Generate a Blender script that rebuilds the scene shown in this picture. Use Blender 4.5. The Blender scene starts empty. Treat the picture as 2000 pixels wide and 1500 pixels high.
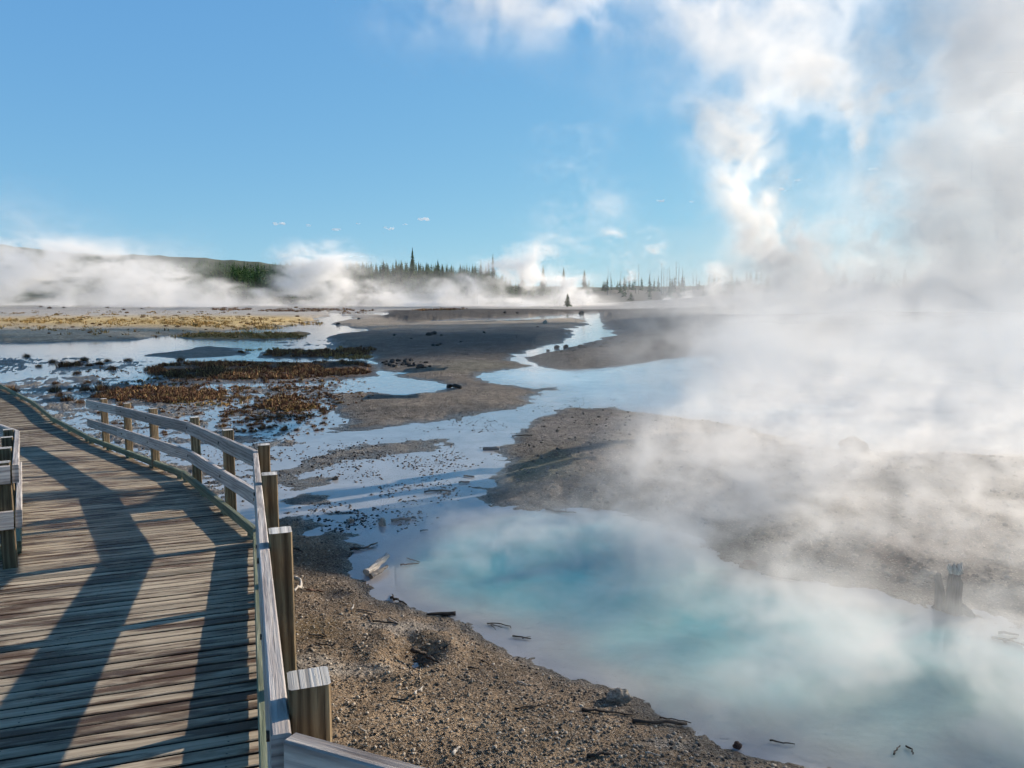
import bpy, math, random, time, os
import numpy as np
from mathutils import Vector, Matrix
T0 = time.time()
random.seed(7)
sc = bpy.context.scene
COL = sc.collection
R = math.radians
STEAM = True

# ------------------------------------------------------------------ camera
F = 1480.0
PITCH = math.atan((750 - 585) / F)
CZ = 2.75
cam = bpy.data.cameras.new('camera'); camo = bpy.data.objects.new('camera', cam); COL.objects.link(camo)
camo.location = (0, 0, CZ); camo.rotation_euler = (math.pi / 2 - PITCH, 0, 0)
cam.sensor_width = 36; cam.lens = 36 * F / 2000; cam.clip_start = .05; cam.clip_end = 20000
sc.camera = camo

def ray(x, y):
    u = (x - 1000) / F; v = (750 - y) / F
    return Vector((u, math.cos(PITCH) + v * math.sin(PITCH), -math.sin(PITCH) + v * math.cos(PITCH)))
def at(x, y, z=0.0):
    y = max(y, 589)
    r = ray(x, y); t = (z - CZ) / r.z
    return Vector((r.x * t, r.y * t, z))
def dz(d): return 1.15 - .071 * d if d < 13.3 else 1.15 - .071 * 13.3
def deckpt(x, y, up=0.0):
    r = ray(x, y); t = (1.15 + up - CZ) / (r.z + .071 * r.y)
    return Vector((r.x * t, r.y * t, CZ + r.z * t))

# ------------------------------------------------------------------ tagging
def tag(o, label=None, cat=None, group=None, kind=None):
    if label: o['label'] = label
    if cat: o['category'] = cat
    if group: o['group'] = group
    if kind: o['kind'] = kind
    return o
def empty(name, loc=(0, 0, 0)):
    o = bpy.data.objects.new(name, None); COL.objects.link(o); o.location = loc; o.empty_display_size = .1
    return o

# ------------------------------------------------------------------ node helpers
class Mat:
    def __init__(s, name):
        s.m = bpy.data.materials.new(name); s.m.use_nodes = True
        s.t = s.m.node_tree; s.t.nodes.clear()
        s.out = s.t.nodes.new('ShaderNodeOutputMaterial')
        s.b = s.n('ShaderNodeBsdfPrincipled'); s.l(s.b.outputs[0], s.out.inputs[0])
    def n(s, ty, **kw):
        nd = s.t.nodes.new(ty)
        for k, v in kw.items(): setattr(nd, k, v)
        return nd
    def l(s, a, b): s.t.links.new(a, b)
    def put(s, sock, v):
        if isinstance(v, bpy.types.NodeSocket): s.l(v, sock)
        elif isinstance(v, (tuple, list)) and len(v) == 3 and sock.type == 'RGBA': sock.default_value = (*v, 1)
        else: sock.default_value = v
    def noise(s, vec, scale, detail=4, rough=.55, out='Fac', dist=0):
        nd = s.n('ShaderNodeTexNoise'); nd.inputs['Scale'].default_value = scale; nd.inputs['Detail'].default_value = detail
        nd.inputs['Roughness'].default_value = rough; nd.inputs['Distortion'].default_value = dist
        if vec: s.l(vec, nd.inputs['Vector'])
        return nd.outputs[out]
    def vor(s, vec, scale, feature='F1', out='Distance', rnd=1):
        nd = s.n('ShaderNodeTexVoronoi', feature=feature); nd.inputs['Scale'].default_value = scale; nd.inputs['Randomness'].default_value = rnd
        s.l(vec, nd.inputs['Vector']); return nd.outputs[out]
    def ramp(s, fac, stops, interp='LINEAR'):
        nd = s.n('ShaderNodeValToRGB'); nd.color_ramp.interpolation = interp
        e = nd.color_ramp.elements
        while len(e) < len(stops): e.new(.5)
        for el, (p, c) in zip(e, stops):
            el.position = p; el.color = (*c, 1) if isinstance(c, tuple) else (c, c, c, 1)
        s.l(fac, nd.inputs[0]); return nd.outputs[0]
    def math(s, op, a, b=0.0, clamp=False):
        nd = s.n('ShaderNodeMath', operation=op, use_clamp=clamp); s.put(nd.inputs[0], a); s.put(nd.inputs[1], b); return nd.outputs[0]
    def mix(s, fac, a, b, mode='MIX'):
        nd = s.n('ShaderNodeMix', data_type='RGBA', blend_type=mode)
        s.put(nd.inputs[0], fac); s.put(nd.inputs[6], a); s.put(nd.inputs[7], b); return nd.outputs[2]
    def mapr(s, v, a, b, c=0.0, d=1.0):
        nd = s.n('ShaderNodeMapRange'); s.put(nd.inputs[0], v)
        for i, k in enumerate((a, b, c, d)): nd.inputs[i + 1].default_value = k
        return nd.outputs[0]
    def mapping(s, vec, scale=(1, 1, 1), rot=(0, 0, 0), loc=(0, 0, 0)):
        nd = s.n('ShaderNodeMapping'); s.l(vec, nd.inputs[0])
        nd.inputs['Scale'].default_value = scale; nd.inputs['Rotation'].default_value = rot; nd.inputs['Location'].default_value = loc
        return nd.outputs[0]
    def bump(s, h, strength=.5, dist=.01, prev=None):
        nd = s.n('ShaderNodeBump'); nd.inputs['Strength'].default_value = strength; nd.inputs['Distance'].default_value = dist
        s.l(h, nd.inputs['Height'])
        if prev: s.l(prev, nd.inputs['Normal'])
        return nd.outputs[0]
    def set(s, **kw):
        for k, v in kw.items(): s.put(s.b.inputs[k.replace('_', ' ')], v)
    def attr(s, name, out='Color'):
        nd = s.n('ShaderNodeAttribute'); nd.attribute_name = name; return nd.outputs[out]
    def pos(s): return s.n('ShaderNodeNewGeometry').outputs['Position']
    def obj(s): return s.n('ShaderNodeTexCoord').outputs['Object']

# ------------------------------------------------------------------ numpy noise
def _h(ix, iy, seed):
    n = (ix.astype(np.int64) * 374761393 + iy.astype(np.int64) * 668265263 + seed * 974634777) & 0xffffffff
    n = ((n ^ (n >> 13)) * 1274126177) & 0xffffffff
    n = (n ^ (n >> 16)) & 0xffff
    return n.astype(np.float32) / 65535.0
def vn(x, y, seed=0):
    ix = np.floor(x); iy = np.floor(y); fx = (x - ix); fy = (y - iy)
    fx = fx * fx * (3 - 2 * fx); fy = fy * fy * (3 - 2 * fy)
    a = _h(ix, iy, seed); b = _h(ix + 1, iy, seed); c = _h(ix, iy + 1, seed); d = _h(ix + 1, iy + 1, seed)
    return ((a * (1 - fx) + b * fx) * (1 - fy) + (c * (1 - fx) + d * fx) * fy) * 2 - 1
def fbm(x, y, scale, octv=4, seed=0, gain=.5):
    s = 0; a = 1; t = 0
    for k in range(octv):
        f = scale * 2 ** k; s = s + a * vn(x * f + 13.7 * k, y * f - 7.1 * k, seed + k); t += a; a *= gain
    return s / t
def sst(a, b, x):
    t = np.clip((x - a) / (b - a), 0, 1); return t * t * (3 - 2 * t)

# ------------------------------------------------------------------ outlines on the ground plane
def gpoly(pts, z=0.0): return np.array([at(max(-4000, x), y, z)[:2] for x, y in pts])
def sdf(px, py, poly):
    """signed distance, positive inside"""
    best = np.full(px.shape, 1e9, np.float32); inside = np.zeros(px.shape, bool)
    n = len(poly)
    for i in range(n):
        x0, y0 = poly[i]; x1, y1 = poly[(i + 1) % n]
        ex, ey = x1 - x0, y1 - y0; L2 = ex * ex + ey * ey + 1e-9
        t = np.clip(((px - x0) * ex + (py - y0) * ey) / L2, 0, 1)
        d = (px - x0 - t * ex) ** 2 + (py - y0 - t * ey) ** 2
        best = np.minimum(best, d)
        if y0 != y1:
            c = ((y0 > py) != (y1 > py)) & (px < (x1 - x0) * (py - y0) / (y1 - y0) + x0)
            inside ^= c
    s = np.sqrt(best)
    return np.where(inside, s, -s)

# (outline in the photo, height, shore width)
BANK = [(560,1012),(600,1030),(650,1058),(680,1085),(672,1120),(705,1150),(740,1168),(800,1188),(860,1200),(920,1215),(990,1248),(1050,1290),(1110,1322),(1190,1350),(1240,1383),(1320,1413),(1400,1440),(1500,1468),(1620,1498),(1750,1530),(2000,1590),(2400,1700),(2400,2600),(1000,4200),(-3000,2600),(-1500,1400),(0,1250),(300,1090),(480,1040)]
ISLAND = [(915,972),(955,945),(978,910),(968,878),(1000,850),(1055,817),(1110,798),(1180,796),(1250,804),(1330,814),(1400,824),(1480,840),(1560,860),(1640,876),(1700,882),(1850,884),(2000,887),(2600,905),(3200,1250),(2100,1250),(1990,1228),(1900,1200),(1830,1187),(1740,1165),(1650,1146),(1570,1134),(1480,1115),(1440,1096),(1400,1072),(1330,1045),(1280,1018),(1200,1000),(1150,997),(1050,994),(960,988)]
MIDLAND = [(640,655),(760,642),(900,640),(1080,634),(1120,645),(1110,660),(1060,678),(1010,690),(1000,700),(1045,716),(1000,722),(945,728),(925,734),(960,746),(1040,757),(1082,757),(1060,770),(1025,776),(1042,786),(1000,800),(930,806),(880,820),(800,826),(720,836),(640,850),(618,850),(650,836),(690,826),(655,802),(640,782),(645,770),(700,767),(740,769),(790,771),(860,766),(887,755),(830,742),(775,736),(795,728),(745,725),(742,712),(720,692),(650,682),(640,665)]
BAR = [(545,920),(600,892),(650,874),(760,861),(880,855),(895,862),(850,880),(760,890),(670,902),(600,925),(550,940),(520,950)]
BAR2 = [(455,878),(500,868),(545,856),(555,862),(520,880),(470,890)]
FLAT1 = [(552,975),(590,968),(638,970),(640,976),(600,985),(556,986)]
BAR3 = [(560,950),(610,935),(660,928),(665,933),(620,947),(575,958)]
PLAIN = [(-900,583),(0,593),(200,598),(480,603),(600,606),(650,613),(620,626),(560,636),(480,641),(330,656),(280,663),(100,669),(-400,675),(-1500,690)]
ISLET = [(335,657),(420,651),(600,650),(606,656),(560,662),(470,665),(380,663)]
SHRUB1 = [(285,742),(330,715),(420,708),(500,706),(620,708),(700,704),(742,714),(735,734),(600,746),(420,750),(300,751)]
SHRUB2 = [(170,775),(260,755),(400,760),(424,772),(380,786),(260,792),(190,786)]
SHRUB3 = [(488,792),(560,770),(600,778),(622,798),(560,806),(500,804)]
SHRUB4 = [(500,688),(560,684),(700,682),(728,688),(640,700),(520,700)]
KBANK = [(1055,717),(1020,702),(1050,692),(1100,684),(1160,668),(1205,655),(1185,640),(1175,622),(1170,611),(1335,606),(1600,609),(2000,621),(2700,640),(2700,668),(1900,660),(1500,680),(1330,698),(1240,712),(1150,721),(1090,722)]
FLATC = [(655,611),(760,616),(820,628),(1000,626),(1130,620),(1150,632),(1125,643),(1080,640),(900,646),(760,648),(690,641),(650,632),(690,622)]
KFAR = [(800,632),(900,622),(1000,621),(1140,612),(1330,606),(1330,598),(1000,598),(760,606),(740,620)]
MUDS = [(360,680),(410,676),(470,680),(500,690),(430,698),(340,700),(280,694)]
NEARL = [(0,745),(60,735),(150,732),(260,735),(300,752),(160,775),(170,800),(230,830),(300,850),(380,872),(440,900),(470,945),(430,985),(200,880),(60,800),(0,770),(-200,765),(-600,800),(-600,740)]
LAND = [(BANK,.16,1.2),(ISLAND,.20,2.2),(MIDLAND,.16,3.0),(BAR,.035,.8),(BAR2,.03,.6),(FLAT1,.05,.3),(BAR3,.02,.5),(PLAIN,.35,3.5),(ISLET,.15,2.0),(SHRUB1,.06,1.2),(SHRUB2,.05,.8),(SHRUB3,.05,.6),(SHRUB4,.06,1.2),(KBANK,.7,6.0),(KFAR,.9,7.0),(MUDS,.05,1.0),(FLATC,.12,2.0)]
POOL = [(770,1110),(790,1065),(850,1035),(960,1005),(1050,995),(1150,997),(1200,1000),(1280,1018),(1330,1045),(1400,1072),(1480,1115),(1650,1146),(1900,1200),(2100,1250),(3200,1250),(3200,1800),(1750,1530),(1620,1500),(1400,1442),(1240,1385),(1110,1324),(1050,1292),(990,1250),(900,1212),(800,1180),(770,1150)]
LAKE = [(920,733),(1000,722),(1100,722),(1240,712),(1330,698),(1500,680),(1900,660),(2700,668),(3600,900),(2600,905),(2000,890),(1640,876),(1400,825),(1250,805),(1150,790),(1100,775),(1085,757),(1000,748)]
GP = [(gpoly(p), h, w) for p, h, w in LAND]
NEARP = gpoly(NEARL); POOLP = gpoly(POOL); LAKEP = gpoly(LAKE); BANKP = GP[0][0]; ISLP = GP[1][0]

def shore(x, y):
    """returns union signed distance and the raw land height"""
    r = np.hypot(x, y)
    wob = fbm(x, y, 1.4, 5, 3) * (.10 + .010 * r) + fbm(x, y, .35, 3, 9) * (.08 + .014 * r)
    h = np.full(x.shape, -.10, np.float32); S = np.full(x.shape, -50., np.float32)
    for poly, hh, w in GP:
        s = sdf(x, y, poly) + wob * min(1, w)
        hi = np.where(s > 0, hh * (1 - np.exp(-s / w * 1.6)), np.maximum(-.10, s * .07))
        h = np.maximum(h, hi); S = np.maximum(S, s)
    return S, h

def ell(x, y, cx, cy, rx, ry, soft=.5):
    """a patch given in the photo, laid on the ground as an ellipse; 1 inside"""
    c = at(cx, cy); a = at(cx + rx, cy); b = at(cx, cy - ry); b2 = at(cx, cy + ry)
    ax = abs(a.x - c.x); mid = (b.y + b2.y) / 2; ay = abs(b.y - b2.y) / 2
    d = np.sqrt(((x - c.x * y / max(c.y, .1)) / ax) ** 2 + ((y - mid) / ay) ** 2)
    return 1 - sst(1 - soft, 1 + soft, d + fbm(x / ax, y / ay, 1.7, 4, 77) * .45)

# ------------------------------------------------------------------ ground grid
def make_rt():
    az = np.concatenate([np.linspace(-180, -52, 40)[:-1], np.linspace(-52, -38, 50)[:-1], np.linspace(-38, 38, 1050), np.linspace(38, 52, 50)[1:], np.linspace(52, 180, 40)[1:]])
    # near: one row per render pixel
    yy = np.concatenate([np.linspace(4200, 760, 60)[:-1], np.linspace(760, 10, 720)])
    f = F * 1024 / 2000
    r = f * CZ / yy
    far = np.exp(np.linspace(math.log(r[-1]), math.log(6000), 60))[1:]
    return np.radians(az), np.concatenate([r, far])
AZ, RR = make_rt()
def grid_mesh(name, X, Y, Z, keep=None, mat=None, attrs=None, closed=True):
    nr, na = X.shape
    idx = np.arange(nr * na).reshape(nr, na)
    if closed:
        nxt = np.roll(idx, -1, axis=1)
        q = np.stack([idx[:-1], idx[1:], nxt[1:], nxt[:-1]], -1)[:, :-1].reshape(-1, 4)
    if keep is not None: q = q[keep.reshape(nr, na)[:-1, :-1].ravel()]
    used = np.zeros(nr * na, bool); used[q.ravel()] = True
    remap = np.cumsum(used) - 1
    q = remap[q]
    co = np.stack([X.ravel(), Y.ravel(), Z.ravel()], -1)[used]
    me = bpy.data.meshes.new(name)
    me.vertices.add(len(co)); me.vertices.foreach_set('co', co.astype(np.float32).ravel())
    me.loops.add(q.size); me.loops.foreach_set('vertex_index', q.astype(np.int32).ravel())
    me.polygons.add(len(q)); me.polygons.foreach_set('loop_start', np.arange(0, q.size, 4, dtype=np.int32))
    me.update(calc_edges=True)
    me.polygons.foreach_set('use_smooth', np.ones(len(q), bool))
    if attrs:
        for k, v in attrs.items():
            a = me.attributes.new(k, 'FLOAT_COLOR', 'POINT')
            c = np.ones((len(co), 4), np.float32); c[:, :3] = v.reshape(-1, 3)[used]
            a.data.foreach_set('color', c.ravel())
    if mat: me.materials.append(mat)
    o = bpy.data.objects.new(name, me); COL.objects.link(o)
    return o

Rg, Ag = np.meshgrid(RR, AZ, indexing='ij')
GX = (Rg * np.sin(Ag)).astype(np.float32); GY = (Rg * np.cos(Ag)).astype(np.float32)
x, y = GX.ravel(), GY.ravel(); r = np.hypot(x, y)
m = (y > 1) & (r < 170)
S = np.full(x.shape, 5., np.float32); H = np.full(x.shape, .16, np.float32)
S[m], H[m] = shore(x[m], y[m])
# right-hand depth behind the lake, far ground
farb = sst(150, 200, r)
H = H * (1 - farb) + farb * (.12 + .15 * fbm(x, y, .02, 3, 5))
back = sst(2.0, .5, y); H = H * (1 - back) + .2 * back
# speckled shallows: gravel just breaking the water
sp = np.zeros(x.shape, np.float32)
mm = (y > 2) & (r < 60)
xs, ys = x[mm], y[mm]
t = sst(-.6, .6, sdf(xs, ys, NEARP) + fbm(xs, ys, .7, 3, 8) * .7)
t = np.maximum(t, .95 * ell(xs, ys, 560, 770, 120, 45, .35))
t = np.maximum(t, .6 * ell(xs, ys, 330, 775, 200, 50, .4))
t = np.maximum(t, .75 * ell(xs, ys, 720, 1003, 90, 14))
t = np.maximum(t, .55 * ell(xs, ys, 640, 1030, 100, 12))
t = np.maximum(t, .55 * ell(xs, ys, 690, 900, 160, 26))
t = np.maximum(t, .60 * ell(xs, ys, 880, 830, 130, 14))
t = np.maximum(t, .55 * ell(xs, ys, 1090, 790, 90, 16))
t = np.maximum(t, .95 * ell(xs, ys, 100, 714, 260, 22)); t = np.maximum(t, .9 * ell(xs, ys, 420, 755, 260, 26)); t = np.maximum(t, .8 * ell(xs, ys, 620, 672, 120, 10)); t = np.maximum(t, .7 * ell(xs, ys, 720, 625, 160, 6))
t = np.maximum(t, .6 * ell(xs, ys, 700, 760, 90, 22))
t = np.maximum(t, .62 * ell(xs, ys, 880, 975, 60, 18))
t = np.maximum(t, .92 * ell(xs, ys, 250, 850, 260, 90, .3))
t = np.maximum(t, .90 * ell(xs, ys, 520, 830, 130, 50, .3))
t = np.maximum(t, .80 * ell(xs, ys, 620, 1010, 120, 30, .3))
t = np.maximum(t, .80 * ell(xs, ys, 480, 900, 70, 90, .3))
spk = -.075 + .080 * t + (fbm(xs * .7, ys, 1.6, 3, 21) * .035 + fbm(xs * .6, ys, 7, 4, 31, .65) * .055) * t
H[mm] = np.maximum(H[mm], spk)
# relief
near = 1 - sst(14, 40, r)
peb = fbm(x, y, 14, 3, 41, .7)
H += np.where(H > -.03, .007 * near * peb + .010 * near * fbm(x, y, 3.5, 3, 43), 0)
dark_rough = (ell(x, y, 1500, 1000, 420, 90) + ell(x, y, 1180, 930, 160, 40)) * (r < 40) * (y > 2)
H += dark_rough * (.05 * np.abs(fbm(x, y, 2.2, 4, 51)) + .02 * fbm(x, y, 8, 3, 52)) * (H > .01)
H += np.where(H > .02, .03 * sst(10, 20, r) * (1 - sst(60, 120, r)) * np.abs(fbm(x, y, 1.6, 4, 67)), 0)
H += .12 * sst(30, 80, r) * (1 - farb) * np.abs(fbm(x, y, .12, 4, 61)) * (H > .05)
rg_ = np.exp(-(H / .05) ** 2) * (r < 90) * (y > 2) * sst(5, 9, r); H += rg_ * (.020 * fbm(x * .6, y, 4.5, 4, 71, .6) + .012 * sst(20, 60, r) * fbm(x * .4, y, 1.2, 3, 72))
# pits and lumps in the near bank
for cx, cy, rad, dep in [(812,1276,.20,-.10),(790,1232,.12,-.05),(838,1215,.13,-.03),(640,1150,.16,-.05),(600,1028,.2,-.05)]:
    p = at(cx, cy, .1); d = np.hypot(x - p.x, (y - p.y) * .8)
    H += dep * np.exp(-(d / rad) ** 2 * 1.5) + .3 * abs(dep) * np.exp(-((d - rad * 1.5) / (rad * .5)) ** 2)
# terrain far away: a low sinter mound and the forest hill
u = x / np.maximum(y, 1); fwd = y > 5
def hillz(x, y):
    r = np.hypot(x, y); u = x / np.maximum(y, 1)
    A = 4.5 + 13.5 * sst(-.60, -.42, u) * (1 - sst(-.05, .01, u)) + 3.0 * sst(.02, .15, u)
    A = A + 1.2 * np.sin(u * 21) + .8 * np.sin(u * 47 + 1)
    hh = A * sst(390, 560, r)
    mound = 5.2 * np.exp(-((u - .34) / .17) ** 2) * sst(150, 330, r) * (1 - sst(500, 900, r))
    return np.where(y > 5, hh + mound, 3 * sst(390, 560, r))
H += hillz(x, y)
kr = np.where(fwd, sst(.16, .5, u) * np.exp(-((r - 78) / 22) ** 2) * .9, 0); H += kr * (H > 0)
# colour of the ground itself
def C(*c): return np.array(c, np.float32)
col = np.zeros((len(x), 3), np.float32) + C(.27, .245, .21)
def blend(w, c):
    global col
    col = col * (1 - w[:, None]) + c * w[:, None]
bank = sst(-.3, .3, np.where(mm, 0, -9)); bank[mm] = sst(-.3, .4, sdf(xs, ys, BANKP))
blend(bank, C(.345, .25, .16))
blend(ell(x, y, 640, 1180, 170, 110) * .5 * (y > 1), C(.12, .095, .075))
blend(ell(x, y, 1120, 1350, 220, 60) * .35 * (y > 1), C(.11, .09, .08))
isl = np.full(x.shape, -9, np.float32); isl[mm] = sdf(xs, ys, ISLP); isl = sst(-.5, .5, isl)
blend(isl, C(.165, .138, .11))
blend(ell(x, y, 1150, 840, 150, 30) * isl, C(.20, .175, .155))
blend(ell(x, y, 1060, 925, 80, 30) * isl * .9, C(.125, .125, .05))
blend(ell(x, y, 1230, 925, 90, 28) * isl * .8, C(.15, .085, .055))
blend(ell(x, y, 1090, 968, 130, 18) * isl * .6, C(.23, .19, .15))
blend(ell(x, y, 1380, 960, 250, 60) * isl * .7, C(.085, .08, .075))
blend(ell(x, y, 1830, 1080, 160, 50) * isl * .7, C(.12, .07, .055))
midm = np.zeros(x.shape, np.float32); m2 = (r > 12) & (r < 70) & (y > 5)
midm[m2] = sst(-1, 1, sdf(x[m2], y[m2], GP[2][0]))
blend(midm, C(.19, .158, .128))
blend(midm * ell(x, y, 840, 780, 220, 22), C(.225, .185, .145))
blend(midm * ell(x, y, 930, 690, 200, 36) * .8, C(.095, .086, .08))
blend(midm * ell(x, y, 960, 720, 130, 10) * .6, C(.14, .14, .10))
blend(midm * ell(x, y, 860, 645, 250, 8) * .8, C(.26, .22, .18))
kb = np.zeros(x.shape, np.float32); m3 = (r > 20) & (r < 200) & (y > 5)
kb[m3] = np.maximum(sst(-2, 2, sdf(x[m3], y[m3], GP[13][0])), sst(-2, 2, sdf(x[m3], y[m3], GP[14][0])))
blend(kb, C(.05, .046, .044))
fc = np.zeros(x.shape, np.float32); fc[m3] = sst(-1.5, 1.5, sdf(x[m3], y[m3], GP[16][0])); blend(fc, C(.33, .28, .22))
pl = np.zeros(x.shape, np.float32); pl[m3] = sst(-3, 3, sdf(x[m3], y[m3], GP[7][0]))
blend(pl, C(.44, .36, .25))
blend(pl * ell(x, y, 300, 632, 420, 14, .4), C(.58, .42, .18))
blend(pl * ell(x, y, 150, 655, 320, 8, .4), C(.50, .42, .31))
blend(pl * ell(x, y, 60, 590, 260, 5, .4) * .8, C(.22, .10, .06))
isx = np.zeros(x.shape, np.float32); isx[m3] = sst(-1.5, 1, sdf(x[m3], y[m3], GP[8][0])); blend(isx, C(.36, .22, .08))
for k in (9, 10, 11, 12):
    w = np.zeros(x.shape, np.float32); w[mm] = sst(-.8, .6, sdf(xs, ys, GP[k][0])); blend(w, C(.085, .045, .025))
for cx, cy, rx, ry in [(600,1330,50,22),(790,1240,70,14),(690,1345,60,14),(1310,1470,60,15)]:
    blend(ell(x, y, cx, cy, rx, ry) * .6 * (y > 1), C(.50, .46, .40))
blend(ell(x, y, 600, 1250, 60, 25) * .5 * (y > 1), C(.27, .18, .07))
spc = np.zeros(x.shape, np.float32); spc[mm] = t; blend(spc * .8 * (1 - bank) * (H < .04), C(.40, .37, .33))
fl = sst(95, 150, r); blend(fl, C(.44, .41, .37))
blend(kb * (r > 20), C(.06, .054, .05)); hillm = sst(330, 420, r); blend(hillm, C(.06, .065, .035))
blend(hillm * sst(.04, .1, u) * .8, C(.22, .19, .15))
col *= (1 + .22 * fbm(x, y, 2.5, 4, 91) * near + .18 * fbm(x, y, .3, 4, 92))[:, None]
col = np.clip(col, .02, .9)

def ground_material():
    M = Mat('ground'); P = M.pos(); c = M.attr('tint')
    z = M.n('ShaderNodeSeparateXYZ'); M.l(P, z.inputs[0]); z = z.outputs[2]
    d = M.n('ShaderNodeVectorMath', operation='LENGTH'); M.l(P, d.inputs[0]); nearf = M.mapr(d.outputs['Value'], 25, 120, 1, 0)
    v1 = M.vor(P, 55); v2 = M.vor(P, 120); vc = M.vor(P, 70, out='Color')
    grain = M.noise(P, 180, 3, .7)
    speck = M.mapr(M.noise(P, 38, 5, .75), .3, .7, .45, 1.6)
    c1 = M.mix(M.math('MULTIPLY', nearf, .9), c, M.mix(1, c, M.ramp(speck, [(0, .0), (1, 1.0)]), 'MULTIPLY'))
    hs = M.n('ShaderNodeSeparateColor'); M.l(vc, hs.inputs[0])
    pale = M.mapr(hs.outputs[0], .82, .95, 0, .7)
    c2 = M.mix(M.math('MULTIPLY', pale, nearf), c1, (.50, .44, .36))
    dk = M.mapr(hs.outputs[1], .75, .9, 0, .6)
    c2 = M.mix(M.math('MULTIPLY', dk, nearf), c2, (.05, .042, .036))
    big = M.noise(P, .8, 8, .7); md = M.noise(M.mapping(P, (1, .55, 1)), 5, 7, .75)
    c3 = M.mix(1, c2, M.ramp(big, [(.3, .68), (.7, 1.25)]), 'MULTIPLY'); c3 = M.mix(1, c3, M.ramp(md, [(.34, .62), (.62, 1.22)]), 'MULTIPLY')
    wet = M.mapr(M.math('ADD', z, M.math('MULTIPLY', M.noise(P, 3, 4), -.03)), -.005, .03, .45, 1)
    wetc = M.n('ShaderNodeCombineColor')
    for i in range(3): M.l(wet, wetc.inputs[i])
    c4 = M.mix(1, c3, wetc.outputs[0], 'MULTIPLY')
    h = M.math('ADD', M.math('MULTIPLY', v1, -1.0), M.math('MULTIPLY', v2, -.5)); h = M.math('ADD', h, M.math('MULTIPLY', grain, .5))
    nb = M.n('ShaderNodeBump'); nb.inputs['Distance'].default_value = .018; M.l(h, nb.inputs['Height']); M.l(M.mapr(d.outputs['Value'], 5, 90, 1.0, .35), nb.inputs['Strength'])
    h2 = M.noise(P, 4, 8, .65); nb2 = M.n('ShaderNodeBump'); nb2.inputs['Distance'].default_value = .12; nb2.inputs['Strength'].default_value = .8
    M.l(h2, nb2.inputs['Height']); M.l(nb.outputs[0], nb2.inputs['Normal'])
    M.set(Base_Color=c4, Roughness=M.mapr(wet, .45, 1, .35, .95), Normal=nb2.outputs[0], Specular_IOR_Level=.25)
    return M.m
g = grid_mesh('ground', GX, GY, H.reshape(GX.shape), mat=ground_material(), attrs={'tint': col})
tag(g, kind='structure')
def gz(px, py):
    """height of the ground mesh at a point"""
    rr = math.hypot(px, py); a = math.atan2(px, py)
    i = int(np.clip(np.searchsorted(-RR[::1], -rr) if RR[0] > RR[-1] else np.searchsorted(RR, rr), 1, len(RR) - 1))
    j = int(np.clip(np.searchsorted(AZ, a), 1, len(AZ) - 1))
    ra, rb = RR[i - 1], RR[i]; fr = min(1, max(0, (rr - ra) / (rb - ra + 1e-9))); fa = min(1, max(0, (a - AZ[j - 1]) / (AZ[j] - AZ[j - 1])))
    Hh = H.reshape(GX.shape)
    return float((Hh[i - 1, j - 1] * (1 - fr) + Hh[i, j - 1] * fr) * (1 - fa) + (Hh[i - 1, j] * (1 - fr) + Hh[i, j] * fr) * fa)

# ------------------------------------------------------------------ water
def water_material(sss=0):
    M = Mat('pool_water' if sss else 'water'); P = M.pos(); c = M.attr('tint')
    n1 = M.noise(M.mapping(P, (1, 1.6, 1)), 9, 3, .5); n2 = M.noise(P, .9, 3, .5)
    b = M.bump(M.math('ADD', n1, M.math('MULTIPLY', n2, 2.0)), .10, .02)
    c2 = M.mix(1, c, M.ramp(M.noise(P, 1.6, 5, .6, dist=.6), [(.3, .82), (.7, 1.1)]), 'MULTIPLY')
    M.set(Base_Color=c2, Roughness=.06, IOR=1.33, Normal=b, Specular_IOR_Level=.5)
    if sss: M.set(Subsurface_Weight=sss, Subsurface_Radius=(.3, .3, .3), Subsurface_Scale=1.0)
    return M.m
sel = (RR < 330)
WX, WY = GX[sel], GY[sel]
if RR[0] > RR[-1]: pass
wx, wy = WX.ravel(), WY.ravel(); wr = np.hypot(wx, wy)
wm = (wy > 1) & (wr < 200)
sp_ = np.full(wx.shape, -20., np.float32); sp_[wm] = sdf(wx[wm], wy[wm], POOLP)
sl_ = np.full(wx.shape, -20., np.float32); sl_[wm] = sdf(wx[wm], wy[wm], LAKEP)
wc = np.zeros((len(wx), 3), np.float32) + C(.33, .335, .345)
def wb(w, c):
    global wc
    wc = wc * (1 - w[:, None]) + c * w[:, None]
wob = fbm(wx, wy, .9, 4, 14) * .35 + fbm(wx, wy, 3, 3, 15) * .12
wb(ell(wx, wy, 740, 1080, 190, 70) * (wy > 2) * .9, C(.40, .38, .38))
wb(sst(-.1, .25, sp_ + wob * .4), C(.40, .41, .38))
wb(sst(.05, .9, sp_ + wob), C(.24, .48, .47))
deep = sst(.55, 1.5, sp_ + wob * 2.0)
wb(deep * .88, C(.07, .38, .41))
wb(sst(.05, .6, fbm(wx, wy, .8, 5, 19)) * deep * .5, C(.17, .45, .48))
wb(ell(wx, wy, 1250, 1290, 150, 35) * (wy > 2) * deep * .6, C(.10, .34, .36))
wb(ell(wx, wy, 1820, 1400, 260, 110) * (wy > 2) * .65, C(.33, .38, .35))
wb(sst(-.3, 1.5, sl_), C(.42, .52, .58))
Hw = H.reshape(GX.shape)[sel]
wet = (Hw < .02)
wetk = wet.copy()
wetk[:-1] |= wet[1:]; wetk[:, :-1] |= wet[:, 1:]; wetk[:-1, :-1] |= wet[1:, 1:]
front = (WY > 1)
wetk &= front
wmat = water_material()
pmat_ = water_material(.9)
inp = (sp_ > 0).reshape(WX.shape); inl = (sl_ > 0).reshape(WX.shape)
Z0 = np.zeros(WX.shape, np.float32)
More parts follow.
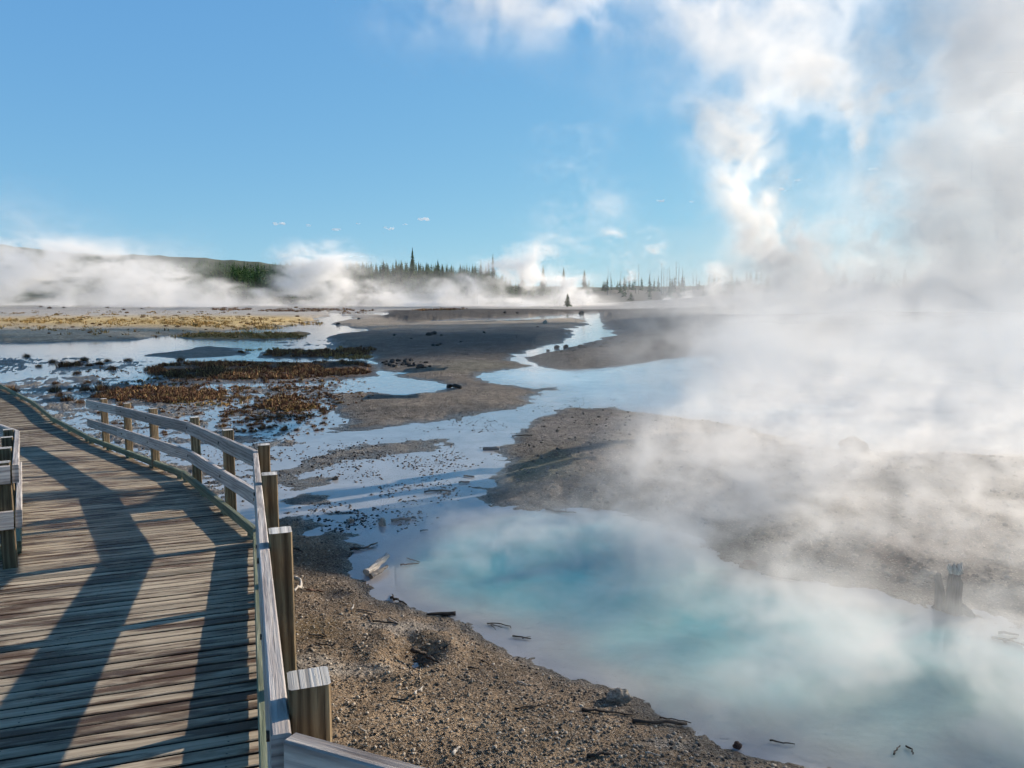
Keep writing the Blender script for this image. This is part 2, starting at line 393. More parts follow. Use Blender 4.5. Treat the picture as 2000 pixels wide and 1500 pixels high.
for nm, kp in (('hot_spring_pool', wetk & inp), ('lake', wetk & inl & ~inp), ('water', wetk & ~inp & ~inl)):
    tag(grid_mesh(nm, WX, WY, Z0, keep=kp, mat=pmat_ if nm == 'hot_spring_pool' else wmat, attrs={'tint': np.clip(wc, .01, .9)}), kind='structure')
print('ground', time.time() - T0)

# ------------------------------------------------------------------ mesh builder
class MB:
    def __init__(s): s.v = []; s.f = []; s.uv = []; s.ends = []; s.sides = []
    def face(s, idx, uvs=None):
        s.f.append(idx); s.uv.extend(uvs if uvs else [(0, 0)] * len(idx))
    def board(s, a, b, w, t, up=Vector((0, 0, 1)), ch=.004, seed=None, taper=0):
        """a plank from a to b; w across (sideways), t thick along up; edges chamfered; uv runs along the grain"""
        a = Vector(a); b = Vector(b); d = (b - a); L = d.length; d.normalize()
        side = d.cross(Vector(up)).normalized(); upv = side.cross(d).normalized()
        hw, ht = w / 2, t / 2
        prof = [(-hw + ch, -ht), (hw - ch, -ht), (hw, -ht + ch), (hw, ht - ch), (hw - ch, ht), (-hw + ch, ht), (-hw, ht - ch), (-hw, -ht + ch)]
        base = len(s.v); off = random.uniform(0, 80); ov = random.uniform(0, 80)
        for P in (a, b):
            for (p, q) in prof: s.v.append(P + side * p + upv * q)
        per = [0]
        for i in range(8):
            p, q = prof[i], prof[(i + 1) % 8]; per.append(per[-1] + math.hypot(p[0] - q[0], p[1] - q[1]))
        s.sides += [len(s.f) + k for k in (1, 2, 6, 7)]
        for i in range(8):
            j = (i + 1) % 8
            s.face([base + i, base + 8 + i, base + 8 + j, base + j], [(off, ov + per[i]), (off + L, ov + per[i]), (off + L, ov + per[i + 1]), (off, ov + per[i + 1])])
        s.ends += [len(s.f), len(s.f) + 1]
        s.face([base + i for i in range(8)], [(off + 40 + p * .25, ov + q) for p, q in prof])
        s.face([base + 8 + i for i in range(7, -1, -1)], [(off + 50 + p * .25, ov + q) for p, q in prof[::-1]])
    def tube(s, pts, rad, seg=6, jag=0):
        rings = []; n = len(pts); off = random.uniform(0, 50)
        for i, p in enumerate(pts):
            p = Vector(p); d = (Vector(pts[min(i + 1, n - 1)]) - Vector(pts[max(i - 1, 0)])).normalized()
            a = d.orthogonal().normalized(); b = d.cross(a)
            rr = rad[i] if isinstance(rad, (list, tuple)) else rad
            ring = []
            for k in range(seg):
                th = 2 * math.pi * k / seg; q = rr * (1 + random.uniform(-jag, jag))
                s.v.append(p + (a * math.cos(th) + b * math.sin(th)) * q); ring.append(len(s.v) - 1)
            rings.append(ring)
        for i in range(n - 1):
            for k in range(seg):
                k2 = (k + 1) % seg
                s.face([rings[i][k], rings[i][k2], rings[i + 1][k2], rings[i + 1][k]], [(off + i * .1, k * .02), (off + i * .1, k * .02 + .02), (off + i * .1 + .1, k * .02 + .02), (off + i * .1 + .1, k * .02)])
        s.face(rings[0][::-1]); s.face(rings[-1])
    def build(s, name, mat, parent=None, smooth=False, loc=None, endmat=None, sidemat=None):
        me = bpy.data.meshes.new(name)
        L = Vector(loc) if loc else Vector((0, 0, 0))
        me.from_pydata([tuple(Vector(v) - L) for v in s.v], [], s.f)
        uv = me.uv_layers.new(name='grain'); uv.data.foreach_set('uv', [c for p in s.uv for c in p])
        if smooth: me.polygons.foreach_set('use_smooth', [True] * len(me.polygons))
        me.materials.append(mat); me.update()
        if endmat:
            me.materials.append(endmat)
            for k in s.ends: me.polygons[k].material_index = 1
        if sidemat:
            me.materials.append(sidemat)
            for k in s.sides: me.polygons[k].material_index = len(me.materials) - 1
        o = bpy.data.objects.new(name, me); COL.objects.link(o)
        if parent: o.parent = parent; o.matrix_parent_inverse = Matrix()
        if loc and not parent: o.location = loc
        return o

# ------------------------------------------------------------------ wood
def wood(name, light, mid, dark, stain=.5, stainc=(.09, .055, .03), rough=.8, grain=1.0, bumpd=.0022, world=False, green=0):
    M = Mat(name); uvn = M.n('ShaderNodeUVMap', uv_map='grain').outputs[0]
    g1 = M.noise(M.mapping(uvn, (2.2, 42, 1)), 1.5, 6, .6, dist=.5)
    g2 = M.noise(M.mapping(uvn, (4.0, 120, 1)), 1.2, 4, .6)
    wv = M.n('ShaderNodeTexWave', wave_type='BANDS', bands_direction='Y'); M.l(M.mapping(uvn, (.8, 9, 1)), wv.inputs[0])
    wv.inputs['Scale'].default_value = 1.1; wv.inputs['Distortion'].default_value = 16; wv.inputs['Detail'].default_value = 3; wv.inputs['Detail Scale'].default_value = .55
    g = M.math('ADD', M.math('MULTIPLY', g1, .70), M.math('ADD', M.math('MULTIPLY', g2, .12), M.math('MULTIPLY', wv.outputs['Fac'], .16 * grain)))
    c = M.ramp(g, [(.26, dark), (.47, mid), (.68, light)])
    st = M.noise(M.mapping(uvn, (1.3, 9, 1)), 1.5, 5, .6, dist=.4)
    if world:
        ws = M.noise(M.mapping(M.mapping(M.pos(), rot=(0, 0, R(-20))), (1.0, 4.5, 1)), 1.1, 6, .62, dist=.5)
        st = M.math('ADD', M.math('MULTIPLY', st, .50), M.math('MULTIPLY', ws, .55))
    stf = M.mapr(st, .50, .58, 0, stain)
    c = M.mix(stf, c, M.mix(.75, M.mix(1, c, stainc, 'MULTIPLY'), stainc))
    per = M.noise(M.mapping(uvn, (.05, 1 / .11, 1)), 1, 0)
    c = M.mix(1, c, M.ramp(per, [(.3, .58), (.5, .95), (.7, 1.22)]), 'MULTIPLY')
    if green:
        gn = M.noise(M.mapping(uvn, (2, 14, 1)), 2, 4); c = M.mix(M.mapr(gn, .4, .6, 0, green), c, (.12, .17, .10))
    # knots
    kn = M.vor(M.mapping(uvn, (2.2, 7.5, 1)), 1.0); kf = M.mapr(kn, .02, .09, .75, 0); c = M.mix(kf, c, dark)
    crack = M.noise(M.mapping(uvn, (1.6, 130, 1)), 1, 3, .5); cf = M.mapr(crack, .66, .72, 0, .8); c = M.mix(cf, c, (.02, .016, .014))
    hgt = M.math('SUBTRACT', M.math('ADD', M.math('MULTIPLY', g1, .7), M.math('MULTIPLY', g2, .6)), M.math('MULTIPLY', cf, .7))
    M.set(Base_Color=c, Roughness=M.mapr(stf, 0, 1, rough, rough - .25), Normal=M.bump(hgt, .9, bumpd * 2), Specular_IOR_Level=.3)
    return M.m
W_DECK = wood('deck_wood', (.44, .375, .28), (.36, .30, .22), (.25, .205, .15), .97, (.105, .060, .032), bumpd=.0013, world=True)
NAILM = bpy.data.materials.new('nail_head'); NAILM.use_nodes = True; NAILM.node_tree.nodes['Principled BSDF'].inputs['Base Color'].default_value = (.03, .022, .018, 1); NAILM.node_tree.nodes['Principled BSDF'].inputs['Roughness'].default_value = .6
W_JOINT = wood('board_edge', (.045, .036, .028), (.03, .024, .018), (.012, .01, .008), .3, (.02, .014, .01))
W_END = wood('end_grain', (.62, .60, .56), (.50, .48, .44), (.22, .20, .18), .1, grain=1.5)
W_RAIL = wood('rail_wood', (.52, .49, .46), (.38, .35, .335), (.17, .15, .145), .3, (.13, .10, .09), grain=1.4)
W_POST = wood('post_wood', (.30, .225, .13), (.18, .125, .07), (.07, .042, .020), .45, (.05, .03, .015), grain=1.6)
W_CURB = wood('curb_wood', (.27, .28, .20), (.18, .19, .13), (.08, .085, .055), .3, (.05, .05, .03), green=.35)

# ------------------------------------------------------------------ boardwalk outline
RE = [(1.2, -3.5), (.55, -1.7), (-.72, 2.0), (-2.21, 6.26), (-4.16, 9.36), (-7.58, 13.35), (-9.6, 15.6), (-11.5, 18.0), (-14.6, 21.5), (-24, 31.5)]
def V2(p): return Vector((p[0], p[1], 0))
def leftpt(i, w=1.95):
    p = V2(RE[i]); d1 = (V2(RE[i]) - V2(RE[i - 1])).normalized() if i else None
    d2 = (V2(RE[i + 1]) - V2(RE[i])).normalized() if i < len(RE) - 1 else None
    d = ((d1 or d2) + (d2 or d1)).normalized(); n = Vector((-d.y, d.x, 0))
    return p + n * w
LE = [leftpt(i) for i in range(len(RE))]
def v3(p, up=0): return Vector((p[0], p[1], dz(max(0, p[1])) + up))
boardwalk = empty('boardwalk', (-2.2, 6.2, 0)); tag(boardwalk, 'weathered plank boardwalk curving away to the left over the wet flats', 'boardwalk')
bwl = Vector(boardwalk.location)
def under(mb, name, mat, root, smooth=False, endmat=None, sidemat=None):
    o = mb.build(name, mat, endmat=endmat, sidemat=sidemat); o.parent = root
    me = o.data; L = root.location
    co = np.empty(len(me.vertices) * 3, np.float32); me.vertices.foreach_get('co', co); co = co.reshape(-1, 3) - np.array(L, np.float32)
    me.vertices.foreach_set('co', co.ravel()); me.update()
    return o
mb = MB()
for i in range(1, len(RE) - 1):
    a0, a1 = V2(RE[i]), V2(RE[i + 1]); b0, b1 = LE[i], LE[i + 1]
    L = ((a1 - a0).length + (b1 - b0).length) / 2; pitch = .0985 if i < 5 else .14
    n = max(1, round(L / pitch))
    for k in range(n):
        t = (k + .5) / n
        p = a0.lerp(a1, t); q = b0.lerp(b1, t); wid = ((a1 - a0).length / n + (b1 - b0).length / n) / 2
        d = (q - p).normalized(); e = random.uniform(-.012, .012)
        P = v3(p - d * (.05 + e), -.019 + random.uniform(-.002, .002)); Q = v3(q + d * (.05 + random.uniform(-.02, .02)), -.019 + random.uniform(-.002, .002))
        fw = max(.3, min((a1 - a0).length, (b1 - b0).length) / n / wid)
        up = Vector((random.uniform(-.012, .012), .071, 1))
        mb.board(P, Q, wid * .5 * (1 + fw) - random.uniform(.012, .017), .038, up, ch=.004)
mb.ends = []
for i in range(1, 6):
    a0, a1 = V2(RE[i]), V2(RE[i + 1]); b0, b1 = LE[i], LE[i + 1]; n = max(1, round(((a1 - a0).length + (b1 - b0).length) / 2 / .0985))
    for k in range(n):
        for w_ in (.06, .5, .94):
            for e in (-.22, .22):
                t = (k + .5 + e) / n; p = v3(a0.lerp(a1, t).lerp(b0.lerp(b1, t), w_ + random.uniform(-.004, .004)), .0028); r_ = .0042; b_ = len(mb.v)
                for q in range(6): mb.v.append(p + Vector((r_ * math.cos(q * 1.047), r_ * math.sin(q * 1.047), 0)))
                mb.face(list(range(b_, b_ + 6))); mb.ends.append(len(mb.f) - 1)
deck_ends = list(mb.ends)
# the landing the camera stands on, to the right of the corner
for k in range(24):
    yy = 1.30 - k * .0985
    mb.board((-.50 + .36 * (1.3 - yy) * 1.0, yy, 1.15 - .019), (2.6, yy - .9, 1.15 - .019), .091, .038)
mb.ends = deck_ends
under(mb, 'deck', W_DECK, boardwalk, endmat=NAILM, sidemat=W_JOINT)
mb = MB()
for off in (.12, .5):
    for i in range(1, len(RE) - 1):
        a = V2(RE[i]).lerp(LE[i], off); b = V2(RE[i + 1]).lerp(LE[i + 1], off); mb.board(v3(a, -.115), v3(b, -.115), .05, .15)
for i in range(1, len(RE) - 1):
    mb.board(v3(RE[i], -.113), v3(RE[i + 1], -.113), .045, .146)
    mb.board(v3(LE[i], -.113), v3(LE[i + 1], -.113), .045, .146)
under(mb, 'support_beam', W_POST, boardwalk)
# kerb beams on low blocks, one per stretch
def curb(a, b, sh=.0):
    mb = MB(); a = Vector(a); b = Vector(b); d = (b - a).normalized()
    mb.board(v3(a, .073), v3(b, .073), .05, .082, ch=.006)
    o = under(mb, 'curb', W_CURB, boardwalk)
    n = max(2, int((b - a).length / 1.2))
    for k in range(n + 1):
        mk = MB(); p = a.lerp(b, (k + .1) / (n + .2)); mk.board(v3(p - d * .08, .0155), v3(p + d * .08, .0155), .045, .029, ch=.002)
        bo = mk.build('curb_block', W_CURB); bo.parent = o
        me = bo.data; co = np.empty(len(me.vertices) * 3, np.float32); me.vertices.foreach_get('co', co)
        me.vertices.foreach_set('co', (co.reshape(-1, 3) - np.array(bwl, np.float32)).ravel()); me.update()
for i in range(2, len(RE) - 1):
    a, b = V2(RE[i]), V2(RE[i + 1]); d = (b - a).normalized(); n = Vector((d.y, -d.x, 0)) * .03
    curb(a + n + d * .015, b + n - d * .015)
LC0 = Vector((-3.95, 5.75, 0)); LC1 = Vector((-5.62, 8.45, 0)); LCm = Vector((-5.6, 4.0, 0)); LC2 = Vector((-7.6, 10.6, 0))

# ------------------------------------------------------------------ railings
PT = [deckpt(*p, .84) for p in [(605,1345),(550,1035),(525,925),(512,868),(427,840),(368,815),(290,798),(228,788),(180,779)]]
def post(root, x, y, top, rotz, s=.094, bot=None):
    mb = MB(); zb = -.12 if bot is None else bot
    mb.board((x, y, zb), (x, y, top), s, s, Vector((math.sin(rotz), math.cos(rotz), 0)), ch=.006)
    o = under(mb, 'post', W_POST, root, endmat=W_END); return o
def rail(root, name, a, b, top, h=.135, t=.042, ext=(0, 0)):
    a = Vector(a); b = Vector(b); d = (b - a).normalized(); a = a - d * ext[0]; b = b + d * ext[1]
    mb = MB(); mb.board(v3(a, top - h / 2), v3(b, top - h / 2), t, h, ch=.004, up=Vector((0, .071, 1)))
    return under(mb, name, W_RAIL, root)
TOP, MID = .78, .44
def off(p, q, s):  # shift towards the deck
    d = (Vector((q.x - p.x, q.y - p.y, 0))).normalized(); return Vector((-d.y, d.x, 0)) * s
c1 = V2(deckpt(498, 880, TOP)); c2 = V2(deckpt(366, 824, TOP)); c3 = V2(deckpt(290, 805, TOP)); c4 = V2(deckpt(228, 793, TOP)); c5 = V2(deckpt(170, 781, TOP))
c0 = V2(deckpt(548, 1436, TOP))
cm = c0.lerp(c1, .50)
rr1 = empty('railing', (-2.1, 6.2, .7)); tag(rr1, 'long two-rail wooden railing curving along the outer edge of the boardwalk', 'railing')
line_ = [c0, c1, c2, c4, c5]
for i, p in enumerate(PT):
    best = None
    for j in range(len(line_) - 1):
        A, B = line_[j], line_[j + 1]; d = B - A; q = V2(p); t = max(.0, min(1, (q - A).dot(d) / d.length_squared)); c = A + d * t; e = (q - c).length
        if best is None or e < best[0]: best = (e, c, d.normalized())
    _, c, d = best
    if i == 0: c = c + d * .06
    if i == len(PT) - 1: c = c - d * .06
    n_ = Vector((d.y, -d.x, 0)); q = c + n_ * .0705
    po = post(rr1, q.x, q.y, dz(q.y) + .84, math.atan2(n_.x, n_.y))
    for hgt_ in (TOP - .067, MID - .067):
        bp = v3(c, hgt_) - n_ * .0205; mb = MB(); mb.tube([bp, bp - n_ * .008], .013, 8)
        bo = under(mb, 'bolt', NAILM, rr1); bo.parent = po
for a, b in ((c0, cm), (cm, c1), (c1, c2), (c2, c4), (c4, c5)):
    rail(rr1, 'top_rail', a, b, TOP, ext=(-.001, -.001)); rail(rr1, 'lower_rail', a, b, MID, ext=(-.001, -.001))
rr2 = empty('railing', (.3, 1.1, 1.15)); tag(rr2, 'railing running right from the corner, cut off by the bottom edge', 'railing')
e0 = V2(deckpt(566, 1440, TOP)); e0d = Vector((.905, -.425, 0))
e1 = e0 + e0d * 1.9
rail(rr2, 'top_rail', e0, e1, TOP); rail(rr2, 'lower_rail', e0, e1, MID)
for s in (1.0, 1.85):
    p = e0 + e0d * s + Vector((.425, .905, 0)) * .072; post(rr2, p.x, p.y, dz(p.y) + .84, math.atan2(.425, .905))
# left railing: comes in from the left, turns at a corner and follows the deck
rr3 = empty('railing', (-4.0, 5.8, .7)); tag(rr3, 'short stretch of railing with sunlit beige rails at the left picture edge', 'railing')
k0 = V2(deckpt(29, 908, TOP)); k1 = V2(deckpt(33, 841, TOP)); k2 = V2(deckpt(-40, 815, TOP)); km = Vector((k0.x - 1.5, k0.y - 1.15, 0))
kn = k0 + Vector((-.0, .0, 0))
rail(rr3, 'top_rail', km, k0 + Vector((-.02, -.03, 0)), TOP); rail(rr3, 'lower_rail', km, k0 + Vector((-.02, -.03, 0)), MID)
rail(rr3, 'top_rail', k0, k1, TOP); rail(rr3, 'lower_rail', k0, k1, MID); rail(rr3, 'top_rail', k1, k2, TOP); rail(rr3, 'lower_rail', k1, k2, MID)
dk = (k1 - k0).normalized(); nk = Vector((-dk.y, dk.x, 0))
for t in (.02, .36, .70, .99):
    p = k0.lerp(k1, t) + nk * .075; post(rr3, p.x, p.y, dz(p.y) + .80, math.atan2(dk.x, dk.y))
for s in (.9,):
    d = (km - k0).normalized(); p = k0 + d * s + Vector((d.y, -d.x, 0)) * -.075; post(rr3, p.x, p.y, dz(p.y) + .80, math.atan2(d.x, d.y))
bk0 = V2(deckpt(36, 1088)); curb(bk0, bk0 + (km - k0)); curb(bk0 + dk * .06, bk0 + (k1 - k0)); 
print('wood', time.time() - T0)

# ------------------------------------------------------------------ rocks, sticks
def rock_mat(name, a, b):
    M = Mat(name); P = M.obj()
    n = M.noise(P, 6, 6, .65); c = M.ramp(n, [(.35, a), (.65, b)])
    M.set(Base_Color=c, Roughness=.9, Normal=M.bump(M.noise(P, 14, 8, .7), .8, .03)); return M.m
R_DARK = rock_mat('dark_rock', (.025, .023, .022), (.075, .065, .058)); R_PALE = rock_mat('pale_rock', (.26, .22, .18), (.48, .43, .36))
R_GREY = rock_mat('grey_rock', (.04, .037, .033), (.15, .13, .11)); R_RED = rock_mat('red_rock', (.07, .03, .022), (.16, .08, .055))
import bmesh
def rockmesh(name, mat, sub=3, seed=0, rough=.28):
    bm = bmesh.new(); bmesh.ops.create_icosphere(bm, subdivisions=sub, radius=1); rnd = random.Random(seed)
    planes = [(Vector((rnd.gauss(0, 1), rnd.gauss(0, 1), rnd.gauss(0, 1))).normalized(), rnd.uniform(.6, .9)) for _ in range(12)]
    o = Vector((rnd.random(), rnd.random(), rnd.random())) * 50
    from mathutils import noise
    for v in bm.verts:
        for n, d in planes:
            k = v.co.dot(n)
            if k > d: v.co -= n * (k - d) * .85
        v.co *= 1 + rough * noise.fractal(v.co * 1.8 + o, 1, 2, 4)
    me = bpy.data.meshes.new(name); bm.to_mesh(me); bm.free(); me.materials.append(mat)
    return me
RM = {}
def rock(x, y, wpx, hpx, mat, label, cat='rock', group=None, name='rock', sink=.25, sub=3, dep=.8):
    p = at(x, y); p.z = max(0, gz(p.x, p.y)); p = at(x, y, p.z)
    s = p.y / F; w = wpx * s / 2; h = hpx * s
    key = (mat.name, random.randrange(5), sub)
    if key not in RM: RM[key] = rockmesh(name, mat, sub, hash(key[1]) + len(RM))
    o = bpy.data.objects.new(name, RM[key]); COL.objects.link(o)
    o.location = (p.x, p.y + w * dep * .8, p.z + h * (.5 - sink)); o.scale = (w, w * dep, h * .62); o.rotation_euler = (0, 0, random.uniform(-.5, .5))
    tag(o, label, cat, group); return o
rock(1675, 886, 54, 30, R_GREY, 'large rounded grey boulder on the far shore, half hidden in steam', 'boulder', name='boulder', sink=.1, sub=4)
rock(1212, 1376, 52, 32, R_PALE, 'pale lumpy rock at the near edge of the turquoise pool', 'rock', sub=4)
rock(1442, 1464, 20, 15, R_RED, 'small dark red rock on the gravel, lower right of the pale lump', 'rock')
rock(746, 1028, 18, 20, R_PALE, 'upright cream stone standing in the shallow grey water', 'stone', name='stone')
rock(684, 1021, 18, 9, R_PALE, 'flat buff stone left of the upright cream stone', 'stone', name='stone')
rock(653, 938, 14, 10, R_GREY, 'small grey stone at the right tip of a thin sandbar', 'stone', name='stone')
rock(1160, 947, 30, 16, R_GREY, 'dark lump of rock on the olive patch of the mud island', 'rock')
rock(1466, 1112, 42, 17, R_RED, 'reddish brown rock at the point on the far shore of the pool', 'rock')
rock(1309, 1444, 18, 9, R_PALE, 'flat pale stone in the gravel below the long dark stick', 'stone', name='stone')
rock(1065, 632, 10, 9, R_PALE, 'lone tan boulder on the distant shaded flat', 'boulder', name='boulder')
for k, (x_, y_, w_, h_) in enumerate([(1136,682,20,10),(1160,673,9,5),(1184,674,20,9),(1194,666,14,8),(1220,672,18,9),(1088,680,12,8),(1106,680,12,8),(1148,684,10,5),(1175,680,12,6),(1210,678,10,5),(1098,690,10,5),(1125,688,14,6),(1070,686,9,4),(1240,662,10,5),(1158,690,12,5)]):
    rock(x_, y_, w_, h_, R_DARK, 'black rock on the dark bank beside the narrow creek', 'rock', 'black rocks beside the creek', sub=2)
rnd = random.Random(4)
for k in range(40):
    x_ = rnd.gauss(785, 35); y_ = 704 + rnd.random() * 14 + abs(x_ - 785) * .03
    w_ = rnd.uniform(5, 15)
    rock(x_, y_, w_, w_ * .5, R_DARK, 'black stone scattered beside the end of the red shrubs', 'stone', 'black stones beside the red shrubs', name='stone', sub=2)
for x_, y_, w_ in [(838,655,16),(848,653,14),(862,656,8),(846,675,9),(855,675,10),(860,673,8),(900,668,6),(803,662,6),(1136,613,14),(986,611,8),(1010,612,7),(660,634,10),(700,624,8),(770,655,7),(1050,640,7),(945,650,7)]:
    rock(x_, y_, w_, w_ * .5, R_DARK, 'small dark stone on the shaded grey flat', 'stone', 'dark stones on the grey flat', name='stone', sub=2)

def stick_mat(name, a, b):
    M = Mat(name); uvn = M.n('ShaderNodeUVMap', uv_map='grain').outputs[0]
    n = M.noise(M.mapping(uvn, (3, 60, 1)), 2, 5, .6); c = M.ramp(n, [(.35, a), (.62, b)])
    M.set(Base_Color=c, Roughness=.85, Normal=M.bump(n, .9, .004)); return M.m
S_PALE = stick_mat('bleached_wood', (.24, .21, .18), (.62, .57, .50)); S_DARK = stick_mat('dark_wood', (.018, .014, .012), (.06, .045, .035))
S_RED = stick_mat('brown_wood', (.05, .025, .018), (.15, .08, .05)); S_GREY = stick_mat('grey_wood', (.07, .065, .06), (.22, .2, .18))
def gat(x, y, up=0):
    p = at(x, y)
    for _ in range(3): p = at(x, y, max(0, gz(p.x, p.y)) + up)
    return p
def stick(pts, r0, mat, label, name='twig', cat='twig', group=None, up=.006, forks=(), seg=6, r1=None):
    base = gat(*pts[0]); mb = MB()
    def line(P, ra, rb):
        W = [gat(a, b, up + ra * .6) for a, b in P]; out = []
        for i in range(len(W) - 1):
            n = 4
            for k in range(n):
                q = W[i].lerp(W[i + 1], k / n)
                if 0 < i + k: q = q + Vector((random.uniform(-1, 1), random.uniform(-1, 1), random.uniform(-.2, .8))) * ra * .9
                out.append(q)
        out.append(W[-1]); N = len(out)
        mb.tube(out, [ra + (rb - ra) * i / (N - 1) for i in range(N)], seg, .18)
    line(pts, r0, r1 if r1 else r0 * .5)
    for fp in forks: line(fp, r0 * .6, r0 * .25)
    o = mb.build(name, mat, smooth=True, loc=base); tag(o, label, cat, group); return o
# bleached log with a broken half beside it
lg = empty('log', gat(735, 1110)); tag(lg, 'split bleached driftwood log lying at the water edge beyond the posts', 'log')
def logpiece(a, b, r0, r1, mat, nm, upz=.05):
    A = gat(*a, .03); B = gat(*b, upz); mb = MB(); n = 7; pts = [A.lerp(B, i / n) for i in range(n + 1)]
    mb.tube(pts, [(r0 + (r1 - r0) * i / n) * random.uniform(.85, 1.1) for i in range(n + 1)], 9, .25); return under(mb, nm, mat, lg)
logpiece((716, 1120), (757, 1085), .040, .028, S_PALE, 'bleached_half', .09); logpiece((724, 1126), (756, 1106), .030, .016, S_GREY, 'broken_half')
T = 'small twig lying on the brown gravel bank'
TG = 'small twigs on the gravel'
stick([(683,1073),(712,1070),(737,1060)], .016, S_DARK, 'dark forked stick at the water edge just above the bleached log', 'stick', 'stick', forks=[[(690,1071),(735,1070)]])
stick([(782,1103),(800,1102),(818,1100)], .009, S_RED, 'reddish twig in the shallow water right of the bleached log', forks=[])
stick([(795,1090),(808,1095),(820,1098)], .007, S_DARK, 'thin black twig just above the reddish twig in the shallows')
stick([(764,1017),(790,1014),(812,1011)], .022, S_GREY, 'flat grey stick lying in the shallows above the pool steam', 'stick', 'stick', r1=.018)
stick([(821,1037),(836,1035)], .01, S_GREY, 'short grey stick floating near the pool edge steam', 'stick', 'stick')
stick([(574,1071),(583,1073),(592,1078)], .012, S_DARK, 'short dark stick beside the third-nearest railing post', 'stick', 'stick')
stick([(572,1126),(582,1133),(585,1146),(576,1154)], .020, S_PALE, 'curved bleached branch showing from behind the railing post', 'branch', 'branch', up=.03)
stick([(598,1152),(616,1153),(632,1155)], .012, S_RED, 'dark red stick right of the curved bleached branch', 'stick', 'stick')
stick([(764,1167),(778,1173),(794,1181)], .014, S_DARK, 'dark crooked stick at the mud edge below the bleached log', 'stick', 'stick', forks=[[(770,1170),(766,1160)]])
stick([(834,1200),(862,1199),(890,1198)], .011, S_DARK, 'long dark stick with a thick end on the bank beside the pool', 'stick', 'stick', r1=.022)
stick([(728,1213),(752,1216),(778,1218)], .009, S_DARK, 'dark stick with a fork lying above the white crusted puddle', 'stick', 'stick', forks=[[(760,1205),(777,1214)]])
stick([(686,1190),(691,1181)], .009, S_PALE, 'short pale stick standing up from the gravel', 'stick', 'stick', up=.02)
stick([(803,1268),(828,1278),(856,1292)], .020, S_DARK, 'dark stick lying across the black hollow in the gravel', 'stick', 'stick', up=.03)
stick([(1005,1384),(1040,1380),(1085,1370)], .006, S_DARK, 'long thin dark twig on the gravel toward the pale lumpy rock', forks=[[(1030,1381),(1050,1374)]])
stick([(1136,1385),(1170,1388),(1240,1396)], .010, S_DARK, 'long dark stick on the gravel just below the pale lumpy rock', 'stick', 'stick')
stick([(1235,1408),(1290,1411),(1341,1413)], .012, S_DARK, 'thick black stick at the pool edge right of the pale lumpy rock', 'stick', 'stick', r1=.011)
stick([(1288,1401),(1320,1405),(1350,1412)], .006, S_DARK, 'thin dark twig half in the pool above the thick black stick')
stick([(882,1474),(889,1467),(898,1459)], .012, S_PALE, 'bleached chip of wood on the gravel near the bottom edge', 'stick', 'stick', up=.02)
stick([(1146,1475),(1170,1473),(1193,1472)], .010, S_DARK, 'short straight dark stick on the gravel at the bottom centre', 'stick', 'stick', r1=.009)
stick([(808,1356),(818,1349),(828,1342)], .011, S_PALE, 'pale pointed splinter of wood on the open gravel', 'stick', 'stick', up=.02)
stick([(951,1218),(972,1217),(994,1222),(998,1227)], .006, S_DARK, 'looped dark twig lying in the pale shallows of the pool', forks=[[(958,1220),(968,1230)],[(960,1219),(980,1226)]])
stick([(1001,1242),(1037,1247)], .008, S_DARK, 'dark twig in the shallows right of the looped twig', forks=[[(1020,1247),(1036,1243)]])
for P_ in [[(602,1240),(620,1241),(638,1243)],[(615,1255),(645,1262)],[(866,1266),(881,1257)],[(914,1303),(938,1307)],[(764,1364),(803,1370)],[(630,1236),(638,1244)],[(722,1198),(728,1212)],[(700,1190),(735,1197)],[(760,1207),(778,1219)],[(940,1290),(960,1300)],[(1010,1330),(1030,1338)],[(1120,1440),(1112,1452)],[(890,1390),(905,1384)],[(700,1420),(718,1432)],[(1260,1470),(1290,1476)]]:
    stick(P_, .0065, random.choice([S_DARK, S_DARK, S_GREY, S_PALE]), T, group=TG)
for P_ in [[(1503,1446),(1530,1451),(1552,1453)],[(1746,1473),(1752,1462),(1758,1456)],[(1770,1457),(1780,1462),(1783,1473)]]:
    stick(P_, .006, S_DARK, 'thin twig lying in the pale shallows at the bottom right', group='twigs in the pool shallows')
stick([(875,754),(887,755),(899,756)], .07, S_DARK, 'black log end at the tip of the reflecting pond', 'log', 'log', r1=.06)
stick([(943,876),(975,876)], .028, S_GREY, 'grey stick in the stream where it meets the mud island', 'stick', 'stick', r1=.04)
for P_ in [[(906,929),(926,931)],[(896,942),(917,941)],[(829,961),(855,958),(880,959)],[(1000,852),(1036,850)]]:
    stick(P_, .014, S_DARK, 'thin dark stick lying in the blue shallow stream', 'stick', 'stick', group='sticks in the stream', r1=.012)
stick([(1066,994),(1100,1000),(1125,1001)], .014, S_DARK, 'dark stick with upright prong on the far shore of the pool', 'stick', 'stick', forks=[[(1105,1000),(1107,990)]])
stick([(1487,1121),(1520,1128),(1563,1133)], .012, S_DARK, 'dark branch in the water right of the reddish brown rock', 'branch', 'branch')
stick([(1585,1068),(1583,1056)], .010, S_PALE, 'thin white stick upright on the steamy far bank', 'stick', 'stick', up=.03)
for P_ in [[(1937,1245),(1970,1250),(2000,1260)],[(1950,1236),(1990,1240)],[(1960,1252),(1985,1247)]]:
    stick(P_, .012, S_DARK, 'dark branch in the water at the right picture edge', 'branch', 'branch', group='dark branches at the right edge')
